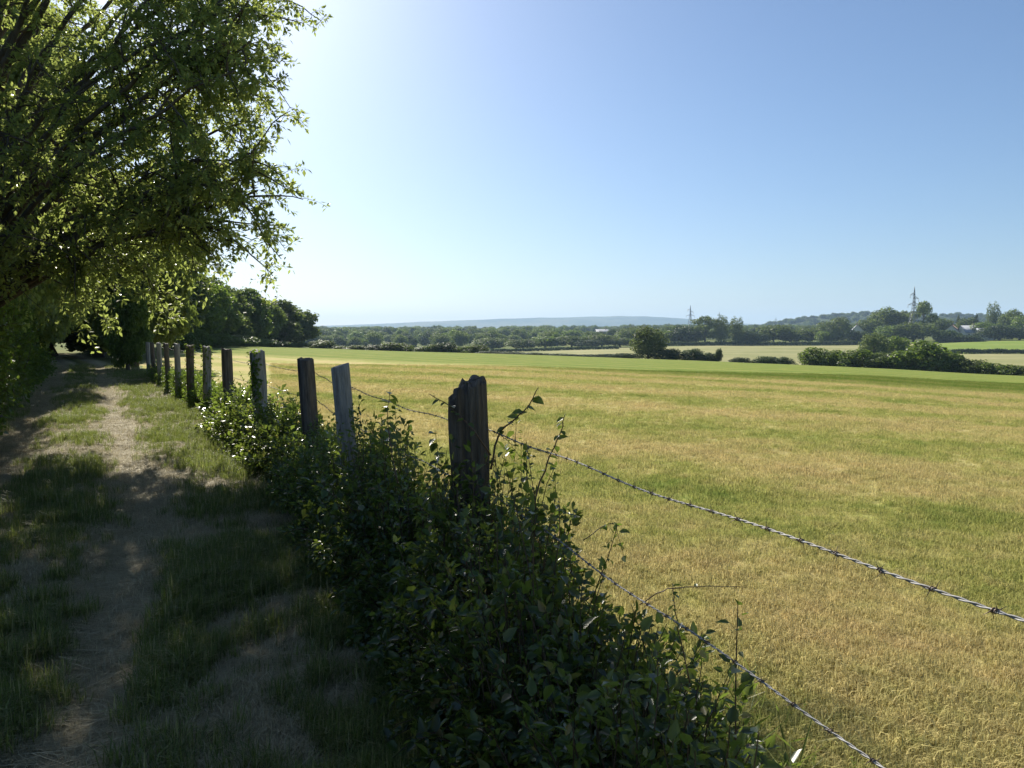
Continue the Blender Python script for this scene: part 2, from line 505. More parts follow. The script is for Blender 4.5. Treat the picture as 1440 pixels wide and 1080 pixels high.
def inpoly(x, y, poly):
    r = np.zeros(x.shape, bool)
    n = len(poly)
    for k in range(n):
        x1, y1 = poly[k]; x2, y2 = poly[(k + 1) % n]
        c = (y1 > y) != (y2 > y)
        r ^= c & (x < (x2 - x1) * (y - y1) / ((y2 - y1) if y2 != y1 else 1e-9) + x1)
    return r

EDGE_PX = [300, 330, 430, 700, 950, 1200, 1440, 1700, 2300]
EDGE_Y = [95, 110, 170, 158, 150, 130, 110, 98, 80]
def edge_y(px):
    return float(np.interp(px, EDGE_PX, EDGE_Y))
FIELD_POLY = ([(2.4, -4)] + POSTS + [(-20, 42), (-30, 75), (-38.5, 110)]
              + [(at_x(p, edge_y(p)), edge_y(p)) for p in np.linspace(430, 2000, 40)] + [(95, -4)])
def ppoly(pts): return [(at_x(p, y), y) for p, y in pts]
HAY1 = ppoly([(560, 300), (700, 235), (940, 222), (1140, 205), (1290, 205), (1330, 300), (1320, 446), (700, 446), (600, 420)])
HAY2 = ppoly([(1325, 178), (1900, 178), (1900, 303), (1325, 303)])
GREEN = ppoly([(1318, 309), (1900, 309), (1900, 424), (1318, 424)])

def build_ground():
    th = np.concatenate([np.linspace(-180, -52, 33)[:-1], np.linspace(-52, -38, 30)[:-1], np.linspace(-38, 38, 330)[:-1], np.linspace(38, 52, 30)[:-1], np.linspace(52, 180, 33)])
    th = np.radians(th)
    r = np.concatenate([[.02, .3, .6, .9], np.exp(np.linspace(math.log(1.2), math.log(500), 370)), np.exp(np.linspace(math.log(520), math.log(28000), 50))])
    TT, RR = np.meshgrid(th, r, indexing='ij')
    X = RR * np.sin(TT); Y = RR * np.cos(TT)
    Z = H(X.ravel(), Y.ravel()).reshape(X.shape)
    V = np.stack([X, Y, Z], -1).reshape(-1, 3)
    nT, nR = X.shape
    i, j = np.meshgrid(np.arange(nT - 1), np.arange(nR - 1), indexing='ij')
    Q = np.stack([i * nR + j, i * nR + j + 1, (i + 1) * nR + j + 1, (i + 1) * nR + j], -1).reshape(-1, 4)[:, ::-1]
    C = V[Q].mean(1)
    cx, cy = C[:, 0], C[:, 1]
    reg = np.zeros(len(Q), int)
    reg[inpoly(cx, cy, HAY1)] = 3
    reg[inpoly(cx, cy, HAY2)] = 4
    reg[inpoly(cx, cy, GREEN)] = 5
    reg[inpoly(cx, cy, FIELD_POLY)] = 1
    u = across(cx, cy)
    reg[(u < 0) & (u > -3.9) & (cy < 60) & (cy > -5) & (reg != 1)] = 2
    U = across(V[:, 0], V[:, 1])
    names = ['ground', 'mown_field', 'farm_track', 'hay_field', 'hay_field', 'green_meadow']
    labs = ['rough grass ground reaching out over the valley', 'mown field with golden and green rows beyond the fence',
            'rutted farm track of soil, hay and grass beside the fence', 'pale hay field behind the pale bushy tree at the field edge',
            'narrow pale hay field in front of the dark clipped hedge', 'bright green meadow behind the dark clipped hedge']
    mats = [M_GROUND, M_FIELD, M_TRACK, M_HAYFIELD, M_HAYFIELD, M_GREENFIELD]
    for k in range(6):
        q = Q[reg == k]
        idx, inv = np.unique(q, return_inverse=True)
        mb = MB(); mb.add(V[idx], quads=inv.reshape(-1, 4))
        me = mb.mesh(names[k], mats[k], True)
        if k == 2:
            a = me.attributes.new('across', 'FLOAT', 'POINT')
            a.data.foreach_set('value', U[idx].astype(np.float32))
        tag(link(names[k], me), labs[k], kind='structure')
build_ground()

# distant ridges
def hill(name, label, Y, depth, prof, seed, n=160, rough=.06):
    px = np.array([p[0] for p in prof], float); py = np.array([p[1] for p in prof], float)
    xs = np.linspace(px[0], px[-1], n)
    top = np.array([at(p, q, Y)[2] for p, q in zip(xs, np.interp(xs, px, py))])
    k = np.ones(7) / 7
    top = np.convolve(np.pad(top, 3, mode='edge'), k, 'valid')
    t = np.linspace(-1, 1.2, 40)
    shape = np.exp(-(t * 1.6) ** 2)
    X = (xs[:, None] - 720) / F * Y * np.ones((1, 40))
    Yy = Y + t[None] * depth * np.ones((n, 1)) + (fbm(X / depth * 3, t[None] * 3 + X * 0, seed) - .5) * depth * .3
    base = 0.0
    Z = base + (top[:, None] - base) * shape[None] * (1 + (fbm(X / 90, Yy / 90, seed + 3) - .5) * rough * (np.abs(t)[None] > .02)) - 30 * (np.abs(t)[None] > .9)
    V = np.stack([X, Yy, Z], -1).reshape(-1, 3)
    i, j = np.meshgrid(np.arange(n - 1), np.arange(39), indexing='ij')
    Q = np.stack([i * 40 + j, (i + 1) * 40 + j, (i + 1) * 40 + j + 1, i * 40 + j + 1], -1).reshape(-1, 4)
    mb = MB(); mb.add(V, quads=Q)
    tag(link(name, mb.mesh(name, M_HILL, True)), label, kind='structure')
    return X, Yy, Z
hill('hills', 'long blue wooded ridge on the horizon', 6500, 1500,
     [(-700, 462), (100, 461), (430, 459), (500, 457), (540, 455), (600, 452.5), (680, 449.5), (760, 447), (830, 445.5), (880, 444), (930, 444.5), (960, 447.5), (1000, 452), (1060, 457), (1110, 459), (1300, 461), (2200, 462)], 4)
HX, HY, HZ = hill('hills', 'low wooded rise behind the village trees', 1700, 350,
     [(1000, 472), (1060, 463), (1100, 455), (1130, 449.5), (1160, 446), (1200, 444), (1240, 442), (1300, 444), (1400, 447), (1600, 448), (2100, 458)], 8, rough=.1)

# ------------------------------------------------------------------ foliage builders
def crown_mesh(name, mat, lobes, n, size, seed, shell=.75, droop=0.0):
    """leaf clumps over uneven lobes (cx, cy, cz, rx, ry, rz)"""
    rng = np.random.default_rng(seed)
    L = np.array(lobes, float)
    w = (L[:, 3] * L[:, 4] + L[:, 4] * L[:, 5] + L[:, 3] * L[:, 5]); w /= w.sum()
    k = rng.choice(len(L), n, p=w)
    d = rnd_dir(n, rng)
    rad = 1 - (1 - shell) * rng.random(n) ** 1.0 * 1.6
    # knobbly lobes
    rad *= .74 + .5 * vnoise(d[:, 0] * 3.4 + k * 7.1, d[:, 1] * 3.4 + d[:, 2] * 4.4, seed)
    P = L[k, :3] + d * L[k, 3:] * rad[:, None]
    N = unit(d + rng.normal(size=(n, 3)) * .7 + np.array([0, 0, .4]))
    D = unit(np.cross(N, rnd_dir(n, rng)) + np.array([0, 0, -droop]))
    s = size * (.6 + .8 * rng.random(n))
    mb = MB()
    add_leaves(mb, P - D * s[:, None] / 2, D, N, s, s * .75)
    return mb.mesh(name, mat)

def lobes_round(seed, n=16, w=.5, z0=.12, z1=1.0, top=.8, lr=(.16, .27)):
    """lobes of a unit tree: width 1, height 1"""
    rng = np.random.default_rng(seed)
    out = []
    zc, zr = (z0 + z1) / 2, (z1 - z0) / 2
    for k in range(n):
        a = k * 2.4 + rng.random() * .8
        t = (k + .5) / n * 2 - 1
        rr = math.sqrt(max(0, 1 - abs(t) ** 2.4)) * (.55 + .3 * rng.random())
        r = lr[0] + (lr[1] - lr[0]) * rng.random()
        z = zc + t * (zr - r * .8)
        out.append((math.cos(a) * w * rr * .9, math.sin(a) * w * rr * .9, z, r, r, r * top))
    out.append((0, 0, zc, w * .45, w * .45, zr * .65))
    return out

def trunk_mesh(name, h, r, limbs, seed, mat=None):
    rng = np.random.default_rng(seed)
    mb = MB()
    t = np.linspace(0, 1, 9)
    P = np.stack([np.cumsum(rng.normal(0, .012, 9)) * (t > 0), np.cumsum(rng.normal(0, .012, 9)) * (t > 0), t * h], 1)
    mb.tube(P, r * (1 - .75 * t) * (1 + .6 * np.exp(-t * 14)), 7)
    for k in range(limbs):
        z = .25 + .6 * (k + rng.random()) / limbs
        p0 = np.array([np.interp(z, t, P[:, 0]), np.interp(z, t, P[:, 1]), z * h])
        a = k * 2.4 + rng.random()
        ln = .3 * h * (1.2 - z)
        q = np.linspace(0, 1, 5)[:, None]
        d = np.array([math.cos(a), math.sin(a), .75])
        pts = p0 + d * ln * q + np.array([0, 0, .12 * h]) * q ** 2
        mb.tube(pts, r * .35 * (1 - .8 * q[:, 0]), 5)
    return mb.mesh(name, mat or M_BARK, True)

VAR = {}
def variant(key, mat, lobes, n, size, seed, trunk_h=.8, trunk_r=.03, limbs=7, **kw):
    VAR[key] = (crown_mesh('crown_' + key, mat, lobes, n, size, seed, **kw), trunk_mesh('trunk_' + key, trunk_h, trunk_r, limbs, seed))
# trees some tens of metres away
variant('wood_a', M_WOOD, lobes_round(21, 13, .5, .06, 1.0, .8, (.13, .25)), 17000, .042, 21, droop=.3)
variant('wood_b', M_WOOD, lobes_round(22, 16, .5, .04, 1.0, .8, (.13, .25)), 17000, .042, 22, droop=.3)
variant('wood_c', M_HEDGE, lobes_round(23, 12, .5, .02, 1.0, .8, (.13, .25)), 17000, .042, 23, droop=.3)
variant('tall', M_TREE, lobes_round(27, 26, .5, .0, 1.0, .75, (.12, .2)), 60000, .0165, 27, droop=.4, limbs=12)
# far trees
variant('round_a', M_WOOD, lobes_round(1, 16), 4200, .055, 1)
variant('round_b', M_WOOD, lobes_round(2, 20, lr=(.13, .22)), 4200, .052, 2)
variant('round_c', M_HEDGE, lobes_round(3, 15), 3800, .055, 3)
variant('pale', M_PALELEAF, lobes_round(4, 18, lr=(.14, .24), z0=.02), 4500, .05, 4)
variant('dark', M_DARKLEAF, lobes_round(5, 16, z0=.02), 4000, .055, 5)
variant('poplar', M_PALELEAF, lobes_round(6, 16, .42, .04, 1.0, 1.5, (.14, .2)), 3600, .045, 6)
variant('open', M_WOOD, [(.0, .0, .88, .2, .2, .1), (.26, .1, .78, .22, .2, .11), (-.25, -.1, .76, .22, .22, .12), (.1, -.25, .66, .2, .2, .09), (.38, -.05, .62, .14, .14, .08),
                         (-.36, .12, .58, .15, .15, .09), (-.05, .2, .55, .2, .2, .1), (.12, 0, .42, .2, .2, .1), (-.2, -.08, .34, .2, .2, .12), (.2, .1, .24, .2, .2, .12)], 3600, .045, 7, trunk_r=.035, limbs=9)
variant('bush_a', M_WOOD, lobes_round(8, 14, .5, -.1, 1.0, .9), 4500, .06, 8, trunk_h=.6)
variant('bush_b', M_HEDGE, lobes_round(9, 16, .5, -.1, 1.0, .9), 4500, .06, 9, trunk_h=.6)
variant('bush_d', M_DARKLEAF, lobes_round(10, 16, .5, -.15, .98, .9), 4200, .06, 10, trunk_h=.6)
variant('spire', M_DARKLEAF, [(0, 0, .1 + .085 * k, .42 * (1 - k / 11), .42 * (1 - k / 11), .09) for k in range(11)], 2600, .05, 12)

def tree(name, label, cat, var, x, y, width, height, group=None, rz=None, sink=.0):
    cm, tm = VAR[var]
    o = empty(name, (x, y, h1(x, y) - sink), random.random() * 6.28 if rz is None else rz, (width, width, height))
    tag(o, label, cat, group)
    link('trunk', tm, o)
    link('crown', cm, o)
    return o

def tree_px(name, label, cat, var, px, top, wpx, Y, group=None, sink=.0):
    x = at_x(px, Y)
    hgt = at(px, top, Y)[2] - h1(x, Y)
    return tree(name, label, cat, var, x, Y, wpx / F * Y, max(hgt, .8), group, sink=sink)

# geometry-node scatter for stuff
def scatter(name, pts, rz, sc, idx, protos, label, tilt=None, kind='stuff'):
    me = bpy.data.meshes.new(name)
    me.vertices.add(len(pts))
    me.vertices.foreach_set('co', np.asarray(pts, np.float32).ravel())
    rot = np.zeros((len(pts), 3), np.float32)
    rot[:, 2] = rz
    if tilt is not None: rot[:, :2] = tilt
    sc = np.asarray(sc, np.float32)
    if sc.ndim == 1: sc = np.repeat(sc[:, None], 3, 1)
    a = me.attributes.new('rot', 'FLOAT_VECTOR', 'POINT'); a.data.foreach_set('vector', rot.ravel())
    a = me.attributes.new('scl', 'FLOAT_VECTOR', 'POINT'); a.data.foreach_set('vector', np.ascontiguousarray(sc).ravel())
    a = me.attributes.new('pick', 'INT', 'POINT'); a.data.foreach_set('value', np.asarray(idx, np.int32))
    me.update()
    o = link(name, me)
    ng = bpy.data.node_groups.new(name + '_scatter', 'GeometryNodeTree')
    ng.interface.new_socket('Geometry', in_out='INPUT', socket_type='NodeSocketGeometry')
    ng.interface.new_socket('Geometry', in_out='OUTPUT', socket_type='NodeSocketGeometry')
    n, l = ng.nodes, ng.links
    gi = n.new('NodeGroupInput'); go = n.new('NodeGroupOutput')
    iop = n.new('GeometryNodeInstanceOnPoints')
    jn = n.new('GeometryNodeJoinGeometry')
    for p in reversed(protos):
        oi = n.new('GeometryNodeObjectInfo')
        oi.inputs['Object'].default_value = p
        oi.inputs['As Instance'].default_value = True
        l.new(oi.outputs['Geometry'], jn.inputs[0])
    def attr(nm, typ):
        a = n.new('GeometryNodeInputNamedAttribute'); a.data_type = typ
        a.inputs['Name'].default_value = nm
        return a.outputs['Attribute']
    e2r = n.new('FunctionNodeEulerToRotation')
    l.new(attr('rot', 'FLOAT_VECTOR'), e2r.inputs[0])
    l.new(gi.outputs[0], iop.inputs['Points'])
    l.new(jn.outputs[0], iop.inputs['Instance'])
    iop.inputs['Pick Instance'].default_value = True
    l.new(attr('pick', 'INT'), iop.inputs['Instance Index'])
    l.new(e2r.outputs[0], iop.inputs['Rotation'])
    l.new(attr('scl', 'FLOAT_VECTOR'), iop.inputs['Scale'])
    l.new(iop.outputs[0], go.inputs[0])
    md = o.modifiers.new('scatter', 'NODES'); md.node_group = ng
    tag(o, label, kind=kind)
    return o

def proto(me):
    return bpy.data.objects.new(me.name, me)      # source shape, not linked to the scene

ORD = ['zeroth', 'first', 'second', 'third', 'fourth', 'fifth', 'sixth', 'seventh', 'eighth', 'ninth', 'tenth', 'eleventh', 'twelfth', 'thirteenth']

# ------------------------------------------------------------------ far woodland (one mass)
def woodland(name, label, px0, px1, y0, y1, n, hmin, hmax, seed, keep=None, picks=('round_a', 'round_b', 'round_c', 'dark')):
    rng = np.random.default_rng(seed)
    px = px0 + (px1 - px0) * rng.random(n)
    Y = np.sqrt(y0 ** 2 + (y1 ** 2 - y0 ** 2) * rng.random(n))
    x = (px - 720) / F * Y
    if keep is not None:
        m = keep(px, Y); px, Y, x = px[m], Y[m], x[m]
    m = ~(inpoly(x, Y, HAY1) | inpoly(x, Y, HAY2) | inpoly(x, Y, GREEN))
    px, Y, x = px[m], Y[m], x[m]
    n = len(x)
    hh = hmin + (hmax - hmin) * rng.random(n) * (.45 + .8 * vnoise(px / 22, Y / 70, seed))
    ww = hh * (.7 + .7 * rng.random(n))
    pr = [proto(VAR[k][0]) for k in picks]
    w = np.array([.36, .34, .16, .14])[:len(picks)]; w = w / w.sum()
    scatter(name, np.stack([x, Y, H(x, Y) - hh * .08], 1), rng.random(n) * 6.28, np.stack([ww, ww, hh], 1),
            rng.choice(len(picks), n, p=w), pr, label)
woodland('valley_woodland', 'far mass of woodland filling the valley under the blue ridge', 330, 960, 480, 1600, 1900, 6, 14, 31,
         lambda p, y: vnoise(p / 60, y / 130, 5) > .22)
woodland('valley_woodland', 'far mass of woodland behind the village and poplars', 930, 1600, 640, 1600, 1300, 9, 15, 32,
         lambda p, y: vnoise(p / 60, y / 130, 6) > .25)
def hill_trees():
    rng = np.random.default_rng(5)
    n = 1500
    i = rng.integers(0, HX.shape[0], n); j = rng.integers(5, 22, n)
    x = HX[i, j] + rng.normal(0, 8, n); y = HY[i, j]; z = HZ[i, j] - 4
    hh = 9 + 5 * rng.random(n)
    scatter('hill_woodland', np.stack([x, y, z], 1), rng.random(n) * 6.28, np.stack([hh * 1.1, hh * 1.1, hh], 1),
            rng.integers(0, 3, n), [proto(VAR[k][0]) for k in ('round_a', 'round_b', 'dark')], 'woodland covering the low rise behind the village')
hill_trees()

# ------------------------------------------------------------------ trees and bushes of the middle distance
# bushes along the far edge of the mown field, valley side
G = 'bushes along the valley side of the mown field'
for px, top, w, v in [(452, 478, 38, 'bush_a'), (478, 486, 30, 'bush_b'), (505, 485, 34, 'bush_a'), (531, 484, 36, 'bush_d'), (556, 481, 46, 'bush_a'),
                      (592, 487, 30, 'bush_b'), (612, 483, 34, 'bush_a'), (628, 480, 34, 'bush_d'), (652, 486, 30, 'bush_b'), (672, 484, 30, 'bush_a')]:
    bush_no = globals().get('bush_no', 0) + 1
    tree_px('bush', ORD[bush_no] + ' rounded bush along the field edge from the last tree of the wood edge', 'bush', v, px, top, w * 1.15, edge_y(px) + 14, G)
G = 'low scrub along the far edge of the mown field'
for px, top, w in [(690, 493, 40), (715, 495, 50), (748, 496, 50), (785, 497, 55), (822, 498, 55), (855, 497, 45), (880, 496, 40)]:
    scrub_no = globals().get('scrub_no', 8) - 1
    tree_px('scrub', ORD[scrub_no] + ' clump of low dark scrub from the pale bushy tree along the mown field', 'scrub', 'bush_d', px, top, w * 1.2, edge_y(px) + 3, G)
# row of trees between valley wood and the pale field
G = 'trees at the foot of the valley woodland'
for px, top, w, v in [(692, 474, 52, 'round_a'), (735, 476, 48, 'round_b'), (768, 472, 52, 'round_c'), (803, 471, 50, 'round_a'), (828, 477, 44, 'dark'), (846, 469, 46, 'round_b'), (872, 474, 40, 'round_a')]:
    foot_no = globals().get('foot_no', 8) - 1
    tree_px('broadleaf_tree', ORD[foot_no] + ' dense tree from the pale bushy tree at the foot of the valley woodland', 'tree', v, px, top, w * 1.1, 430 + (px % 7) * 3, G)
tree_px('willow_tree', 'pale bushy tree standing alone at the far edge of the mown field', 'tree', 'pale', 912, 457, 54, 158)
tree_px('bush', 'low dark mound of bush at the foot of the pale bushy tree', 'bush', 'bush_d', 940, 489, 50, 154)
tree_px('bush', 'dark peaked bush standing between the mown field and the pale hay field', 'bush', 'bush_d', 975, 489, 36, 153)
tree_px('bush', 'low dark bush joined to the dark peaked bush', 'bush', 'bush_d', 998, 495, 30, 153)
tree_px('bush', 'slim upright dark bush at the end of the low dark bushes', 'bush', 'dark', 1011, 489, 12, 152)
G = 'low bushes breaking the line of the mown field'
for px, top, w in [(1042, 502, 34), (1078, 500, 40), (1100, 501, 36)]:
    low_no = globals().get('low_no', 0) + 1
    tree_px('bush', ORD[low_no] + ' low bush from the slim upright dark bush towards the hedgerow', 'bush', 'bush_d', px, top, w, edge_y(px) + 3, G)
# hedgerow on the right of the mown field
G = 'bushes of the hedgerow beside the mown field'
for px, top, w, v in [(1146, 486, 44, 'bush_a'), (1172, 490, 42, 'bush_b'), (1205, 489, 60, 'bush_a'), (1240, 494, 50, 'bush_d'), (1270, 491, 50, 'bush_b'),
                      (1336, 493, 46, 'bush_a'), (1362, 503, 52, 'bush_d'), (1394, 508, 42, 'bush_b'), (1422, 511, 44, 'bush_a'), (1455, 513, 52, 'bush_d'), (1505, 514, 64, 'bush_a')]:
    hr_no = globals().get('hr_no', 6) - 1 if px < 1303 else (1 if px == 1336 else hr_no + 1)
    tree_px('hedgerow_bush', ORD[hr_no] + (' bush of the hedgerow from its largest bush towards the pale bushy tree' if px < 1303 else ' bush of the hedgerow past its largest bush, away from the pale bushy tree'), 'bush', {'bush_d': 'bush_a', 'bush_a': 'bush_b'}.get(v, v), px, top + 1, w * 1.0, edge_y(px) + 5, G)
tree_px('hedgerow_bush', 'largest rounded bush of the hedgerow along the mown field', 'bush', 'bush_b', 1303, 477, 78, edge_y(1303) + 6)
tree_px('broadleaf_tree', 'light green round tree standing behind the hedgerow', 'tree', 'pale', 1229, 466, 46, 205)
tree_px('bush', 'small green bush beside the light green round tree', 'bush', 'bush_b', 1262, 471, 40, 207)
# trees behind the pale hay field
for px, top, w, v, lab in [(889, 461, 44, 'round_b', 'green tree behind the pale bushy tree'),
        (938, 463, 46, 'round_c', 'low green tree beneath the lattice pylon that stands against the ridge'),
        (962, 457, 50, 'dark', 'dark round tree in front of the open-crowned tree'),
        (991, 443, 44, 'open', 'open-crowned tree taller than its neighbours beside the two poplars'),
        (1050, 464, 40, 'dark', 'dark low tree touching the two poplars'),
        (1066, 468, 36, 'dark', 'dark low tree between the poplars and the broad tree'),
        (1088, 455, 48, 'round_a', 'broad tree behind the hedge of the pale hay field'),
        (1112, 463, 42, 'round_b', 'green tree beside the broad tree behind the hay field hedge'),
        (1138, 460, 44, 'round_a', 'round tree between the broad tree and the white gabled house'),
        (1176, 444, 48, 'pale', 'tall pale green tree beside the white gabled house'),
        (1160, 464, 34, 'round_c', 'small green tree at the foot of the tall pale green tree'),
        (1206, 464, 40, 'dark', 'dark tree in front of the white gabled house')]:
    tree_px('broadleaf_tree', lab, 'tree', v, px, top, w * 1.08, 465 + (px % 5) * 5)
G = 'pair of poplars'
for px, top, w in [(1014, 445, 30), (1034, 447, 28)]:
    tree_px('poplar_tree', ('taller' if px == 1014 else 'lower') + ' pale poplar of the pair behind the pale hay field', 'tree', 'poplar', px, top, w, 462, G)
# village trees
for px, top, w, v, Y, lab in [(1222, 447, 40, 'round_b', 500, 'round tree between the white gabled house and the raised-top tree'),
        (1243, 430, 44, 'round_a', 520, 'tall dark tree with a raised top, one tree away from the tall pylon'),
        (1266, 436, 40, 'round_b', 515, 'broad tree touching the tall pylon'),
        (1297, 422, 42, 'open', 480, 'tallest village tree, with a spreading open crown beside the tall pylon'),
        (1284, 452, 56, 'round_a', 440, 'rounded tree at the foot of the spreading open-crowned tree'),
        (1252, 456, 46, 'round_c', 446, 'green garden tree behind the light green round tree'),
        (1322, 446, 34, 'round_a', 500, 'dark tree between the spreading tree and the tiled house roof'),
        (1346, 443, 26, 'spire', 505, 'dark conifer behind the houses'),
        (1360, 445, 30, 'round_b', 500, 'dark tree behind the slate roofed house'),
        (1371, 441, 24, 'spire', 498, 'slim pale topped conifer behind the slate roofed house'),
        (1330, 463, 34, 'bush_b', 432, 'green garden bush in front of the tiled house'),
        (1350, 470, 60, 'bush_d', 430, 'dark garden hedge bush in front of the slate roofed house'),
        (1381, 451, 40, 'round_c', 460, 'round green tree between the slate roofed house and the low pale house'),
        (1395, 427, 24, 'poplar', 520, 'tall pale upright tree above the village'),
        (1404, 456, 54, 'dark', 436, 'broad dark tree at the top of the green meadow'),
        (1421, 433, 32, 'round_a', 500, 'round topped tree beside the tall pale upright tree'),
        (1442, 441, 44, 'round_c', 462, 'light green tree behind the broad dark tree'),
        (1432, 460, 40, 'dark', 434, 'dark bush at the top edge of the green meadow'),
        (1480, 436, 60, 'round_b', 470, 'large tree past the light green tree'),
        (1530, 440, 60, 'round_a', 470, 'last large tree of the village')]:
    tree_px('broadleaf_tree' if v not in ('spire', 'bush_b', 'bush_d') else ('conifer_tree' if v == 'spire' else 'garden_bush'), lab, 'tree' if 'bush' not in v else 'bush', v, px, top, w * 1.06, Y)

# clipped hedges: long leafy strips
def hedge(name, label, a, b, height, width, n, mat, size, seed):
    rng = np.random.default_rng(seed)
    a = np.array(a); b = np.array(b)
    L = np.linalg.norm(b - a); d = (b - a) / L; nn = np.array([-d[1], d[0]])
    t = rng.random(n); ang = rng.random(n) * math.pi
    off = np.cos(ang) * width / 2; z = np.sin(ang) ** .6 * height * (.85 + .3 * vnoise(t * L / 2.5, 0 * t, seed))
    xy = a + d * (t * L)[:, None] + nn * off[:, None]
    zz = H(xy[:, 0], xy[:, 1]) + z * (1 - .25 * rng.random(n))
    P = np.column_stack([xy, zz])
    N = unit(np.column_stack([nn[0] * np.cos(ang), nn[1] * np.cos(ang), np.sin(ang)]) + rng.normal(size=(n, 3)) * .6)
    D = unit(np.cross(N, rnd_dir(n, rng)))
    mb = MB(); s = size * (.6 + .8 * rng.random(n))
    add_leaves(mb, P, D, N, s, s * .8)
    root = empty(name, (0, 0, 0)); tag(root, label, 'hedge')
    o = link('foliage', mb.mesh('hedge_foliage', mat), root)
    for k in range(int(L / 6)):
        mb = MB()
        q = a + d * (k + .5) * 6
        z0 = h1(q[0], q[1])
        mb.tube([(q[0], q[1], z0 - .1), (q[0], q[1], z0 + height * .6)], [.06, .03], 5)
        link('stem', mb.mesh('hedge_stem', M_BARK), root)
def pxy(px, Y): return (at_x(px, Y), Y)
hedge('clipped_hedge', 'long dark hedge along the back of the pale hay field', pxy(925, 449), pxy(1225, 449), 2.0, 2.4, 9000, M_DARKLEAF, .7, 41)
hedge('clipped_hedge', 'straight dark clipped hedge between the green meadow and the narrow hay field', pxy(1338, 306), pxy(1560, 306), 1.6, 2.0, 9000, M_DARKLEAF, .5, 42)
hedge('clipped_hedge', 'thin dark hedge behind the low scrub in front of the valley trees', pxy(690, 405), pxy(870, 405), 1.4, 2.0, 5000, M_DARKLEAF, .6, 43)

# ------------------------------------------------------------------ houses
def house(px, Y, wid, dep, wall_h, roof_h, rz, roofm, label, zoff=0.0):
    x = at_x(px, Y)
    o = empty('house', (x, Y, h1(x, Y) + zoff), rz)
    tag(o, label, 'house', None)
    w, d = wid / 2, dep / 2
    mb = MB()
    v = [(-w, -d, -1), (w, -d, -1), (w, d, -1), (-w, d, -1), (-w, -d, wall_h), (w, -d, wall_h), (w, d, wall_h), (-w, d, wall_h), (-w, 0, wall_h + roof_h), (w, 0, wall_h + roof_h)]
    mb.add(v, tris=[(4, 8, 7), (5, 6, 9)], quads=[(0, 1, 5, 4), (1, 2, 6, 5), (2, 3, 7, 6), (3, 0, 4, 7)])
    link('wall', mb.mesh('house_wall', M_WALL), o)
    mb = MB()
    e = .4; s = roof_h / d
    for sg in (-1, 1):
        y0 = sg * (d + e); z0 = wall_h - e * s + .05; z1 = wall_h + roof_h + .05
        v = [(-w - e, y0, z0), (w + e, y0, z0), (w + e, 0, z1), (-w - e, 0, z1)]
        v += [(a, b, c + .18) for a, b, c in v]
        mb.add(v, quads=[(0, 1, 2, 3), (4, 7, 6, 5), (0, 4, 5, 1), (1, 5, 6, 2), (3, 2, 6, 7), (0, 3, 7, 4)])
    rf = link('roof', mb.mesh('house_roof', roofm), o)
    mb = MB(); mb.box((w * .6, 0, wall_h + roof_h + .5), (.7, .7, 1.6))
    link('chimney', mb.mesh('house_chimney', M_ROOFT), rf)
    for k in range(3):
        mb = MB(); mb.box((-w * .6 + k * w * .6, -d - .012, wall_h * .6), (1.1, .06, 1.3))
        link('window', mb.mesh('house_window', M_GLASS), o)
    mb = MB(); mb.box((w * .82, -d - .012, 1.05), (1.0, .06, 2.1))
    link('door', mb.mesh('house_door', M_TWIG), o)
    for sg in (-1, 1):
        mb = MB(); mb.box((sg * (w + .012), 0, wall_h * .75), (.06, 1.0, 1.2))
        link('window', mb.mesh('house_window', M_GLASS), o)
house(1338, 468, 11, 8, 4.6, 3.6, R(55), M_ROOFT, 'tiled house half hidden by garden trees', 1.2)
house(1361, 462, 10, 8, 4.4, 3.8, R(8), M_ROOFS, 'pale slate roofed house beside the tiled house', .6)
house(1384, 455, 9, 7, 3.8, 3.0, R(-12), M_ROOFS, 'low pale house in front of the tall pale upright tree', .2)
house(1204, 495, 10, 8, 5.6, 4.2, R(70), M_ROOFS, 'white gabled house among the trees beside the tall pale green tree', 1.5)
house(846, 700, 12, 8, 5.5, 4.0, R(20), M_ROOFS, 'white house standing in the valley woodland', 0.3)

